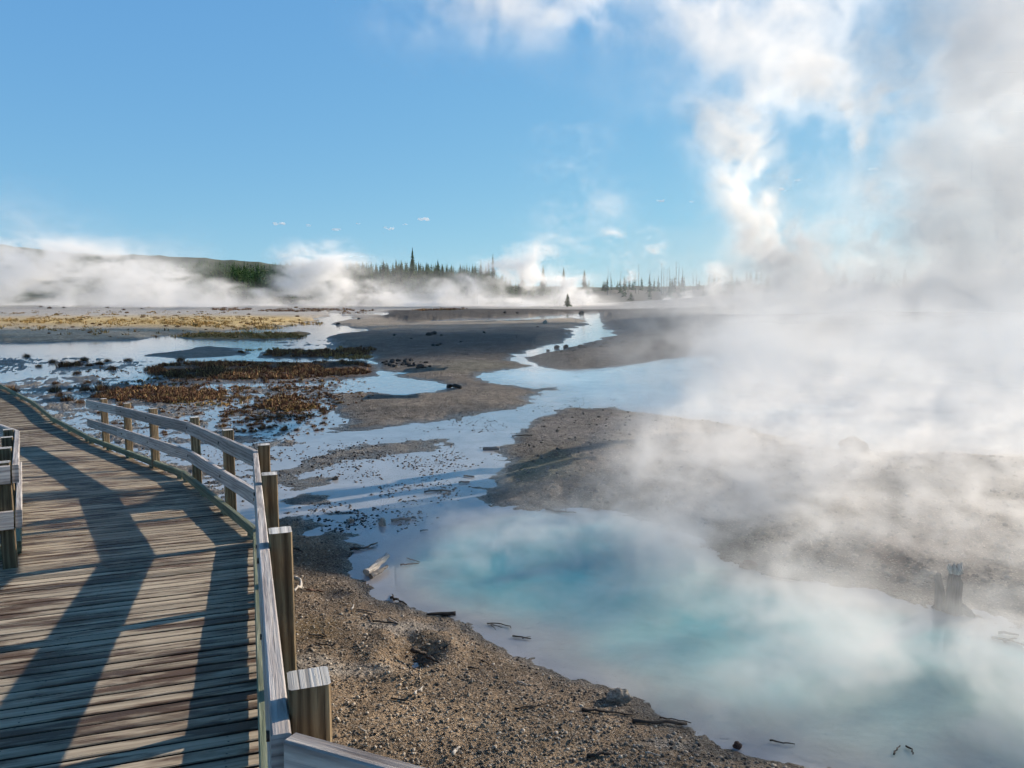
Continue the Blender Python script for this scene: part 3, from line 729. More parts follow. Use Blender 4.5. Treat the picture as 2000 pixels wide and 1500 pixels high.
# burnt stump standing in the pool
sp0 = at(1862, 1196, 0); st = empty('stump', sp0); tag(st, 'charred tree stump with a pale broken top standing in the pool', 'stump')
k_ = sp0.y / F
S_BURN = stick_mat('charred_wood', (.016, .015, .015), (.09, .085, .08)); 
mb = MB(); hh = 95 * k_
mb.tube([sp0 + Vector((.0, 0, -.1)), sp0 + Vector((0, 0, .02)), sp0 + Vector((-.005, 0, hh * .35)), sp0 + Vector((0, 0, hh * .65)), sp0 + Vector((-.01, 0, hh * .8)), sp0 + Vector((-.01, 0, hh * .92))], [.085, .075, .062, .06, .045, .038], 14, .16)
for a_ in (-.7, .6, 2.4): mb.tube([sp0 + Vector((0, 0, .08)), sp0 + Vector((math.cos(a_) * .12, math.sin(a_) * .12, .03)), sp0 + Vector((math.cos(a_) * .2, math.sin(a_) * .2, -.05))], [.05, .035, .02], 7, .15)
under(mb, 'trunk', S_BURN, st)
mb = MB()
for k in range(9):
    a_ = k * .7; p = sp0 + Vector((math.cos(a_) * .034 - .01, math.sin(a_) * .034, hh * .88)); mb.tube([p, p + Vector((math.cos(a_) * .015, math.sin(a_) * .015, .04)), p + Vector((math.cos(a_) * .02, 0, random.uniform(.06, .10)))], [.02, .017, .006], 5, .3)
under(mb, 'broken_top', S_PALE, st)
sp1 = at(1838, 1190, 0); st2 = MB(); st2.tube([sp1 + Vector((0, 0, -.1)), sp1 + Vector((-.02, 0, 40 * k_)), sp1 + Vector((-.045, 0, 76 * k_))], [.05, .04, .022], 8, .2)
o = st2.build('snag', S_BURN, loc=sp1); tag(o, 'thin leaning charred snag just left of the stump in the pool', 'snag')

# loose pebbles (beyond counting): on the bank, and dark ones breaking the shallow stream
def pebbles(name, pts, smin, smax, mat, label, seed):
    rng = np.random.default_rng(seed); n = len(pts)
    bm = bmesh.new(); bmesh.ops.create_icosphere(bm, subdivisions=1, radius=1); V = np.array([v.co for v in bm.verts], np.float32); Fc = np.array([[v.index for v in f.verts] for f in bm.faces]); bm.free()
    s = (smin * (smax / smin) ** rng.random(n) ** 1.6)[:, None, None]
    sc3 = rng.uniform(.6, 1.2, (n, 1, 3)) * np.array([1, 1, .7]); jit = 1 + rng.uniform(-.2, .2, (n, len(V), 1))
    a = rng.uniform(0, 6.28, n); c, q = np.cos(a), np.sin(a)
    P = V[None] * jit * sc3 * s
    X = P[..., 0] * c[:, None] - P[..., 1] * q[:, None] + pts[:, 0:1]; Y = P[..., 0] * q[:, None] + P[..., 1] * c[:, None] + pts[:, 1:2]; Z = P[..., 2] + pts[:, 2:3] + s[..., 0] * .2
    co = np.stack([X, Y, Z], -1).reshape(-1, 3); f = (Fc[None] + (np.arange(n) * len(V))[:, None, None]).reshape(-1, 3)
    me = bpy.data.meshes.new(name); me.vertices.add(len(co)); me.vertices.foreach_set('co', co.astype(np.float32).ravel())
    me.loops.add(f.size); me.loops.foreach_set('vertex_index', f.astype(np.int32).ravel()); me.polygons.add(len(f)); me.polygons.foreach_set('loop_start', np.arange(0, f.size, 3, dtype=np.int32)); me.update(calc_edges=True)
    tn = np.repeat(rng.random(n), len(V)); at_ = me.attributes.new('rnd', 'FLOAT', 'POINT'); at_.data.foreach_set('value', tn.astype(np.float32))
    me.materials.append(mat); o = bpy.data.objects.new(name, me); COL.objects.link(o); tag(o, label, 'gravel' if 'gravel' in name else 'pebbles', kind='stuff'); return o
def pmat(name, stops):
    M = Mat(name); c = M.ramp(M.attr('rnd', 'Fac'), stops); M.set(Base_Color=M.mix(1, c, M.ramp(M.noise(M.pos(), 60, 4), [(.3, .7), (.7, 1.2)]), 'MULTIPLY'), Roughness=.9); return M.m
rng = np.random.default_rng(3)
Hgrid = H.reshape(GX.shape)
def scatter(n, cond, xr, yr):
    px = rng.uniform(xr[0], xr[1], n); py = rng.uniform(yr[0], yr[1], n)
    out = []
    for a, b in zip(px, py):
        p = at(a, b)
        z = gz(p.x, p.y)
        if cond(a, b, z): out.append((p.x, p.y, z))
    return np.array(out, np.float32)
pts = scatter(16000, lambda a, b, z: z > .012 and b > 1020 and not (a < 560), (520, 1900), (1015, 1560))
sdb = sdf(pts[:, 0], pts[:, 1], BANKP); pts = pts[sdb > -.15]
pebbles('gravel', pts, .004, .016, pmat('gravel_stone', [(0, (.06, .05, .042)), (.35, (.15, .12, .09)), (.7, (.28, .23, .17)), (.93, (.48, .42, .34))]), 'loose brown and cream gravel strewn over the near bank', 5)
def cl(a, b, z):
    w = 0
    for cx, cy, rx, ry in ((760,900,230,50),(700,1010,160,35),(660,760,70,25),(1080,785,150,22),(900,830,100,22),(820,960,120,30)):
        w = max(w, 1 - ((a - cx) / rx) ** 2 - ((b - cy) / ry) ** 2)
    return z < .02 and rng.random() < w * 1.2 and fbm(np.array([a / 40.]), np.array([b / 14.]), 1, 3, 5)[0] > -.15
pts = scatter(34000, cl, (540, 1300), (740, 1110)); pts[:, 2] = np.maximum(pts[:, 2], -.004)
def cl2(a, b, z):
    w = 0
    for cx, cy, rx, ry in ((560,790,180,60),(300,780,260,60),(150,840,260,90),(480,900,120,100),(150,710,300,26)):
        w = max(w, 1 - ((a - cx) / rx) ** 2 - ((b - cy) / ry) ** 2)
    return z < .03 and rng.random() < w * 1.2 and fbm(np.array([a / 30.]), np.array([b / 8.]), 1, 3, 6)[0] > -.1
pts2 = scatter(22000, cl2, (-60, 660), (690, 1000)); pts2[:, 2] = np.maximum(pts2[:, 2], -.004); pts = np.concatenate([pts, pts2])
pebbles('pebbles', pts, .005, .026, pmat('wet_pebble', [(0, (.03, .028, .028)), (.6, (.07, .062, .055)), (.95, (.2, .17, .14))]), 'dark wet pebbles breaking the surface of the shallow stream', 6)
pts = scatter(9000, lambda a, b, z: z > .03 and b > 795 and (ISLM(a, b) > 0), (930, 2000), (800, 1180)) if False else scatter(5000, lambda a, b, z: z > .04 and b > 800 + max(0, (a - 1100) * .09) , (940, 2000), (800, 1180))
pebbles('rubble', pts, .008, .05, pmat('mud_rubble', [(0, (.04, .037, .034)), (.6, (.11, .095, .08)), (.95, (.25, .21, .17))]), 'crumbled dark rubble over the mud island', 8)
print('rocks', time.time() - T0)

# ------------------------------------------------------------------ grass and low shrubs
def gmat(name, stops):
    M = Mat(name); rnd_ = M.attr('rnd', 'Fac'); c = M.ramp(rnd_, stops)
    oi = M.n('ShaderNodeObjectInfo').outputs['Random']; c = M.mix(1, c, M.ramp(oi, [(0, .75), (1, 1.25)]), 'MULTIPLY')
    M.set(Base_Color=c, Roughness=.8, Specular_IOR_Level=.2); return M.m
G_RED = gmat('red_brown_stems', [(0, (.04, .018, .012)), (.4, (.11, .048, .028)), (.75, (.20, .105, .05)), (1, (.36, .26, .11))])
G_GOLD = gmat('golden_grass', [(0, (.12, .06, .02)), (.5, (.34, .21, .07)), (1, (.55, .40, .16))])
def tuft_arrays(n, rad, h, rng, spread=.7, wd=.006):
    """n blades: each two stacked triangles/quads bending outwards"""
    a = rng.uniform(0, 6.28, n); rk = rng.random(n) ** .7; r0 = rad * .9 * rk; lean = rng.uniform(.0, spread, n) * h * (.3 + .5 * rk); hh = h * rng.uniform(.35, 1.0, n) * (1.05 - .55 * rk)
    bx, by = r0 * np.cos(a), r0 * np.sin(a); a2 = a + rng.normal(0, .6, n); dx, dy = np.cos(a2), np.sin(a2); w = wd * rng.uniform(.6, 1.4, n)
    t = rng.uniform(0, 6.28, n); sx, sy = np.cos(t) * w, np.sin(t) * w
    v = np.stack([np.stack([bx - sx, by - sy, 0 * a - .01], -1), np.stack([bx + sx, by + sy, 0 * a - .01], -1),
                  np.stack([bx + dx * lean * .4 + sx * .8, by + dy * lean * .4 + sy * .8, hh * .62], -1), np.stack([bx + dx * lean * .4 - sx * .8, by + dy * lean * .4 - sy * .8, hh * .62], -1),
                  np.stack([bx + dx * lean, by + dy * lean, hh], -1)], 1)
    return v, rng.random(n)
def tuft_object(name, V, rn, mat):
    n = len(V); co = V.reshape(-1, 3); b = (np.arange(n) * 5)[:, None]
    q = b + np.array([[0, 1, 2, 3]]); t = b + np.array([[3, 2, 4]])
    loops = np.concatenate([q, t], 1).ravel(); st_ = (np.arange(n)[:, None] * 7 + np.array([[0, 4]])).ravel()
    me = bpy.data.meshes.new(name); me.vertices.add(len(co)); me.vertices.foreach_set('co', co.astype(np.float32).ravel())
    me.loops.add(len(loops)); me.loops.foreach_set('vertex_index', loops.astype(np.int32)); me.polygons.add(2 * n); me.polygons.foreach_set('loop_start', st_.astype(np.int32)); me.update(calc_edges=True)
    at_ = me.attributes.new('rnd', 'FLOAT', 'POINT'); at_.data.foreach_set('value', np.repeat(rn, 5).astype(np.float32)); me.materials.append(mat); return me
rng = np.random.default_rng(11)
def mats(name, patches, mat, label, cat, seed):
    """patches: (cx, cy, rx, ry, count, height m, radius m, blades)"""
    rg = np.random.default_rng(seed); Vs = []; Rs = []
    for cx, cy, rx, ry, cnt, h, rad, bl in patches:
        for _ in range(cnt):
            a = rg.uniform(0, 6.28); q = math.sqrt(rg.random()); X_, Y_ = cx + rx * q * math.cos(a), cy + ry * q * math.sin(a)
            if fbm(np.array([X_ / 60.]), np.array([Y_ / 14.]), 1.3, 2, seed)[0] < -.32: continue
            p = at(X_, Y_); s = rg.uniform(.5, 1.25)
            v, rn = tuft_arrays(bl, rad * s, h * s, rg, 1.0, .0045 + p.y * .00042)
            v[..., 0] += p.x; v[..., 1] += p.y; v[..., 2] += max(-.01, gz(p.x, p.y)); Vs.append(v); Rs.append(rn)
    me = tuft_object(name, np.concatenate(Vs), np.concatenate(Rs), mat); o = bpy.data.objects.new(name, me); COL.objects.link(o); tag(o, label, cat, kind='stuff')
mats('shrubbery', [(480,728,190,16,620,.17,.16,26),(650,722,90,14,260,.17,.16,26),(400,722,110,12,260,.2,.16,26),(310,773,120,15,300,.14,.12,26),(555,790,62,13,170,.13,.12,26),(380,770,60,12,150,.14,.12,26),(610,691,110,8,160,.2,.2,22),(700,688,35,6,60,.2,.2,22),(470,745,200,22,260,.1,.08,16),
      (540,785,130,40,520,.07,.06,14),(380,800,130,40,160,.06,.05,12),(240,745,120,30,90,.08,.06,14),(660,765,80,30,130,.06,.05,12),(560,830,120,30,110,.05,.04,12),(450,605,40,3,60,.5,.8,12),(620,608,110,5,170,.5,.8,12),(860,613,50,3,70,.5,.8,12)], G_RED, 'low red brown shrubs matted over the wet flats', 'shrubs', 2)
mats('dry_grass', [(300,632,330,9,520,.25,.4,10),(430,640,120,5,200,.3,.4,10),(470,658,130,5,260,.25,.3,14),(60,640,200,12,120,.25,.35,10),(680,697,50,5,80,.16,.15,16),(590,685,110,8,60,.16,.15,14),(200,615,300,8,120,.3,.4,10),(400,780,90,14,90,.1,.08,16),(560,795,60,10,70,.1,.08,16),(220,655,260,8,50,.3,.35,10)], G_GOLD, 'dry golden grass spread over the ochre plain', 'grass', 3)
TM = []
for k in range(5):
    v, rn = tuft_arrays(190, .15, .20, rng, 1.0, .0045); TM.append(tuft_object('grass_tuft', v, rn, G_RED))
rnd = random.Random(12)
tufts = [(125,716,34),(150,714,26),(195,712,22),(345,735,26),(250,705,18),(52,697,16),(165,705,18),(175,715,18),(210,706,16),(107,765,26),(110,750,16),(137,762,14),(167,762,26),(171,748,16),(133,783,30),(156,788,18),(117,774,20),(198,762,34),(222,765,24),(187,775,22),(24,765,30),(10,762,26),(150,730,18),(103,708,18),(470,688,12),(353,704,18),(76,716,14),(290,724,22),(220,722,20),(205,779,20),(240,778,24),(320,845,14),(420,850,14),(240,792,20),(475,690,10),(80,600,8)]
for k in range(90):
    tufts.append((rnd.uniform(430, 640), rnd.uniform(755, 850), rnd.uniform(8, 18)))
for k in range(40): tufts.append((rnd.uniform(190, 460), rnd.uniform(790, 860), rnd.uniform(6, 13)))
for k in range(50): tufts.append((rnd.uniform(20, 640), rnd.uniform(600, 662), rnd.uniform(5, 9)))
for i, (x_, y_, w_) in enumerate(tufts):
    p = gat(x_, y_); s = w_ * p.y / F / .32
    o = bpy.data.objects.new('grass_tuft', TM[i % 5]); COL.objects.link(o); o.location = p; o.scale = (s, s, s * rnd.uniform(.8, 1.1)); o.rotation_euler = (0, 0, rnd.uniform(0, 6.28))
    tag(o, 'single russet tuft of stiff grass standing apart on the wet flats', 'grass tuft', 'russet grass tufts on the flats')
print('plants', time.time() - T0)

# ------------------------------------------------------------------ trees
def leafmat(name, a, b):
    M = Mat(name); c = M.ramp(M.attr('rnd', 'Fac'), [(0, a), (1, b)]); oi = M.n('ShaderNodeObjectInfo').outputs['Random']
    M.set(Base_Color=M.mix(1, c, M.ramp(oi, [(0, .7), (1, 1.2)]), 'MULTIPLY'), Roughness=.8, Specular_IOR_Level=.2); return M.m
LEAF = leafmat('pine_needles', (.022, .055, .018), (.095, .17, .045)); BARK = stick_mat('bark', (.05, .038, .03), (.14, .11, .09)); SNAG = stick_mat('dead_bark', (.12, .11, .10), (.3, .28, .25))
def conifer(h, rad, rng, tiers=13, per=9, bare=.12):
    v = []; rn = []
    for t in range(tiers):
        f = t / (tiers - 1); z = h * (bare + (1 - bare) * f); rr = rad * (1 - f) ** .8 * rng.uniform(.75, 1.15) + .12
        for k in range(per):
            a = rng.uniform(0, 6.28); L = rr * rng.uniform(.6, 1.1); w = L * .30 + .1; dx, dy = math.cos(a), math.sin(a); droop = L * rng.uniform(.1, .45)
            b = z + rng.uniform(-.3, .3)
            v.append([(0, 0, b + .2), (dx * L * .55 - dy * w, dy * L * .55 + dx * w, b - droop * .35), (dx * L, dy * L, b - droop), (dx * L * .55 + dy * w, dy * L * .55 - dx * w, b - droop * .45), (0, 0, b + .9 * h / 14)])
            rn.append(rng.random())
    return np.array(v, np.float32), np.array(rn)
def tri_object(name, V, rn, mat):
    n = len(V); b = (np.arange(n) * 5)[:, None]
    f = np.concatenate([b + np.array([[0, 1, 2]]), b + np.array([[0, 2, 3]]), b + np.array([[4, 1, 2]])], 1).reshape(-1, 3)
    co = V.reshape(-1, 3); me = bpy.data.meshes.new(name); me.vertices.add(len(co)); me.vertices.foreach_set('co', co.ravel())
    me.loops.add(f.size); me.loops.foreach_set('vertex_index', f.astype(np.int32).ravel()); me.polygons.add(len(f)); me.polygons.foreach_set('loop_start', np.arange(0, f.size, 3, dtype=np.int32)); me.update(calc_edges=True)
    at_ = me.attributes.new('rnd', 'FLOAT', 'POINT'); at_.data.foreach_set('value', np.repeat(rn, 5).astype(np.float32)); me.materials.append(mat); return me
rng = np.random.default_rng(21)
def zt(x, y): return float(hillz(np.array([x]), np.array([y]))[0])
# the forest that reads as one mass
Vs = []; Rs = []
for _ in range(3300):
    u_ = rng.uniform(-.47, .02); r_ = rng.uniform(400, 640)
    if rng.random() < .25: u_ = rng.uniform(.0, .55)
    if u_ > .0 and rng.random() < .8: continue
    if u_ < -.28 and 430 < r_ < 470 and rng.random() < .8: continue
    v, rn = conifer(rng.uniform(5, 12.5), rng.uniform(1.8, 3.2), rng, 9, 7); X_ = u_ * r_ / math.sqrt(1 + u_ * u_); Y_ = r_ / math.sqrt(1 + u_ * u_)
    v[..., 0] += X_; v[..., 1] += Y_; v[..., 2] += zt(X_, Y_) - .5; Vs.append(v); Rs.append(np.clip(rn * .6 + rng.random() * .4, 0, 1))
o = bpy.data.objects.new('forest', tri_object('forest', np.concatenate(Vs), np.concatenate(Rs), LEAF)); COL.objects.link(o); tag(o, 'dark green conifer forest along the far side of the plain', 'forest', kind='stuff')
CM = []; 
for k in range(4):
    v, rn = conifer(12, 2.6, rng, 15, 12); c = tri_object('crown', v, rn, LEAF); mb = MB(); mb.tube([(0, 0, -.5), (0, 0, 6), (0, 0, 12)], [.16, .11, .02], 6, .1); t_ = mb.build('trunk', BARK); COL.objects.unlink(t_); CM.append((c, t_.data))
def pine(px, topy, dist, label, group=None, k=None, base=None, slim=1):
    u_ = (px - 1000) / F; Y_ = dist; X_ = u_ * dist; z0 = zt(X_, Y_) if base is None else base
    top = CZ + (585 - topy) / F * dist; h = top - z0
    if h < 2: h = 2
    e = empty('pine_tree', (X_, Y_, z0)); c, t_ = CM[random.randrange(4) if k is None else k]
    for nm, me in (('trunk', t_), ('crown', c)):
        o = bpy.data.objects.new(nm, me); COL.objects.link(o); o.parent = e
    e.scale = (h / 12 * slim,) * 2 + (h / 12,); e.rotation_euler = (0, 0, random.uniform(0, 6)); tag(e, label, 'tree', group)
pine(808, 490, 470, 'tallest lone pine rising above the forest skyline', slim=.8, k=0)
pine(963, 503, 480, 'pointed pine at the right-hand end of the dark forest', slim=.7, k=1)
pine(1108, 574, 240, 'small bushy fir alone before the pale mound', slim=1.9, k=2, base=.3)
if False: pine(1131, 576, 235, 'tiny sapling just right of the small bushy fir', slim=1.2, k=3, base=.3)
rnd = random.Random(5)
for x_, t_ in [(538,510),(548,512),(690,507),(700,510),(712,506),(737,512),(752,506),(760,511),(776,508),(786,506),(857,504),(866,512),(883,514),(900,516),(940,512),(950,515),(955,510),(820,511),(835,512),(640,512),(655,514),(600,513)]:
    pine(x_, t_ + rnd.uniform(3, 9), rnd.uniform(460, 500), 'slim dark pine standing out along the forest skyline', 'pines along the forest skyline', slim=1.0)
for k in range(40):
    x_ = rnd.uniform(375, 960); pine(x_, 533 + rnd.uniform(-8, 14), rnd.uniform(385, 420), 'mid green pine on the front edge of the forest', 'pines on the forest edge', slim=1.1)
for x_, t_ in [(1310,545),(1180,550),(1330,538),(1400,536),(1530,530),(1555,528),(1600,530),(1640,532),(1700,530),(1760,528),(1020,520),(1060,523),(1100,526),(1140,530)]:
    pine(x_, t_, rnd.uniform(470, 520), 'faint pine in the steam beyond the mound', 'pines beyond the mound')
def snagmesh(k):
    mb = MB(); r_ = random.Random(k); mb.tube([(0, 0, -.5), (.05, 0, 5), (r_.uniform(-.4, .4), 0, 10)], [.16, .11, .03], 5, .1)
    for j in range(9):
        z = r_.uniform(3, 9.5); a = r_.uniform(0, 6.28); L = r_.uniform(.3, .9); mb.tube([(0, 0, z), (math.cos(a) * L, math.sin(a) * L, z + r_.uniform(-.2, .4))], [.05, .015], 4, 0)
    o = mb.build('dead_tree', SNAG); COL.objects.unlink(o); return o.data
SM = [snagmesh(k) for k in range(3)]
for x_, t_, b_ in [(1185,522,556),(1192,530,556),(1240,530,560),(1246,516,560),(1290,514,556),(1294,524,556),(1300,526,556),(1305,522,556),(1318,510,552),(1322,520,552),(1331,523,552),(1350,534,552),(1357,530,552),(1382,508,550),(1385,514,550),(1392,520,550),(1404,522,550),(1415,518,548),(1420,520,548),(1210,528,556),(1225,526,556),(1268,528,556)]:
    dist = rnd.uniform(440, 500); X_ = (x_ - 1000) / F * dist; z0 = zt(X_, dist); h = CZ + (585 - t_) / F * dist - z0
    o = bpy.data.objects.new('dead_tree', SM[rnd.randrange(3)]); COL.objects.link(o); o.location = (X_, dist, z0); o.scale = (1.4, 1.4, h / 10); o.rotation_euler = (0, rnd.uniform(-.06, .06), rnd.uniform(0, 6))
    tag(o, 'bare grey dead tree trunk on the skyline beyond the steam', 'dead tree', 'dead trees on the skyline')
# distant wooded ridge
xs_ = np.linspace(-2600, 2600, 261); ridge = np.interp((xs_ / 1700), [-1.4, -.68, -.57, -.43, -.27, -.1, .1, .4, 1.4], [150, 128, 108, 98, 78, 42, 30, 40, 50]) + 4 * fbm(xs_, xs_ * 0, .006, 4, 3) + 2.2 * fbm(xs_, xs_ * 0, .05, 3, 4)
v = []; rows = [(1200, 0), (1350, .25), (1500, .6), (1620, .9), (1700, 1.0), (1850, .8), (2200, 0)]
for Y_, k in rows:
    for i, X_ in enumerate(xs_): v.append((X_ * Y_ / 1700, Y_, -2 + ridge[i] * k + (0 if k in (0,) else random.uniform(-1.2, 1.2))))
nx = len(xs_); f = [[j * nx + i, j * nx + i + 1, (j + 1) * nx + i + 1, (j + 1) * nx + i] for j in range(len(rows) - 1) for i in range(nx - 1)]
me = bpy.data.meshes.new('hills'); me.from_pydata(v, [], f)
M = Mat('wooded_ridge'); n_ = M.noise(M.mapping(M.pos(), (1, .4, 1)), .05, 6, .7); M.set(Base_Color=M.ramp(n_, [(.35, (.03, .05, .03)), (.7, (.10, .11, .06))]), Roughness=1, Normal=M.bump(n_, 1, 6)); me.materials.append(M.m)
o = bpy.data.objects.new('hills', me); COL.objects.link(o); tag(o, kind='structure')
print('trees', time.time() - T0)

# ------------------------------------------------------------------ steam
def lat(shape, per, rng):
    a = rng.random([int(s / p) + 3 for s, p in zip(shape, per)], dtype=np.float32)
    for ax in range(3):
        q = np.arange(shape[ax], dtype=np.float32) / per[ax]; i = q.astype(int); f = q - i; f = f * f * (3 - 2 * f); sh = [1, 1, 1]; sh[ax] = -1; f = f.reshape(sh).astype(np.float32)
        a = np.take(a, i, axis=ax) * (1 - f) + np.take(a, i + 1, axis=ax) * f
    return a
def fbm3(shape, per, octv, rng, gain=.55):
    s = 0; t = 0; a = 1
    for k in range(octv):
        p = tuple(max(1.01, q / 2 ** k) for q in per); s = s + a * lat(shape, p, rng); t += a; a *= gain
    s = s / t
    return (s - s.mean()) / s.std()      # about N(0,1)
def billow(shape, per, octv, rng, gain=.62):
    s = 0; a = 1
    for k in range(octv):
        p = tuple(max(1.3, q / 2 ** k) for q in per); s = s + a * (1 - 2.2 * np.abs(lat(shape, p, rng) - .5) * 2); a *= gain
    return (s - s.mean()) / s.std()
def warp(a, amp, per, rng):
    sh = a.shape; idx = []
    for ax in range(3):
        o_ = (lat(sh, per, rng) - .5) * 2 * amp + (lat(sh, tuple(max(1.5, p / 2.3) for p in per), rng) - .5) * amp
        b = [1, 1, 1]; b[ax] = -1
        idx.append(np.clip(np.rint(np.arange(sh[ax]).reshape(b) + o_), 0, sh[ax] - 1).astype(np.int32))
    return a[idx[0], idx[1], idx[2]]
def steam_mat(g=.40, al=(.98, .974, .962)):
    m = bpy.data.materials.new('steam'); m.use_nodes = True; n = m.node_tree.nodes; n.clear()
    o = n.new('ShaderNodeOutputMaterial'); p = n.new('ShaderNodeVolumePrincipled'); p.inputs['Density'].default_value = 1; p.inputs['Color'].default_value = (*al, 1); p.inputs['Anisotropy'].default_value = g
    m.node_tree.links.new(p.outputs[0], o.inputs['Volume']); return m
SMAT = steam_mat(); SLOW = steam_mat(.05, (.935, .925, .905))
def volume(name, mn, mx, arr, label, mat=None):
    mat = mat or SMAT
    """a real cloud of steam: arr holds its density (per metre) on a grid between mn and mx"""
    res = arr.shape; arr = arr.copy()
    for ax in range(3):
        sl = [slice(None)] * 3
        for e in (0, -1):
            sl[ax] = e; arr[tuple(sl)] = 0
    me = bpy.data.meshes.new(name); flat = np.ascontiguousarray(arr.transpose(2, 1, 0)).ravel().astype(np.float32)
    me.vertices.add(flat.size); a = me.attributes.new('d', 'FLOAT', 'POINT'); a.data.foreach_set('value', flat)
    ob = bpy.data.objects.new(name, me); COL.objects.link(ob); me.materials.append(mat)
    ng = bpy.data.node_groups.new(name, 'GeometryNodeTree')
    ng.interface.new_socket('Geometry', in_out='INPUT', socket_type='NodeSocketGeometry'); ng.interface.new_socket('Geometry', in_out='OUTPUT', socket_type='NodeSocketGeometry')
    N = ng.nodes; L = ng.links; gi = N.new('NodeGroupInput'); go = N.new('NodeGroupOutput'); vc = N.new('GeometryNodeVolumeCube')
    vc.inputs['Min'].default_value = mn; vc.inputs['Max'].default_value = mx
    for k, r_ in zip('XYZ', res): vc.inputs['Resolution ' + k].default_value = r_
    last = N.new('GeometryNodeInputPosition').outputs[0]
    for op, val in (('SUBTRACT', mn), ('MULTIPLY', [(r_ - 1) / (b - a_) for r_, a_, b in zip(res, mn, mx)]), ('ADD', (.5, .5, .5)), ('FLOOR', (0, 0, 0)), ('DOT_PRODUCT', (1, res[0], res[0] * res[1]))):
        q = N.new('ShaderNodeVectorMath'); q.operation = op; L.new(last, q.inputs[0])
        if op != 'FLOOR': q.inputs[1].default_value = val
        last = q.outputs['Value'] if op == 'DOT_PRODUCT' else q.outputs[0]
    si = N.new('GeometryNodeSampleIndex'); si.data_type = 'FLOAT'; si.domain = 'POINT'; na = N.new('GeometryNodeInputNamedAttribute'); na.data_type = 'FLOAT'; na.inputs['Name'].default_value = 'd'
    L.new(gi.outputs[0], si.inputs['Geometry']); L.new(na.outputs[0], si.inputs['Value']); L.new(last, si.inputs['Index']); L.new(si.outputs[0], vc.inputs['Density'])
    sm = N.new('GeometryNodeSetMaterial'); sm.inputs['Material'].default_value = mat; L.new(vc.outputs[0], sm.inputs[0]); L.new(sm.outputs[0], go.inputs[0])
    md = ob.modifiers.new('steam', 'NODES'); md.node_group = ng
    tag(ob, label, 'steam', kind='stuff'); return ob
def axes(mn, mx, res):
    return [np.linspace(a, b, n, dtype=np.float32).reshape([-1 if i == k else 1 for i in range(3)]) for k, (a, b, n) in enumerate(zip(mn, mx, res))]
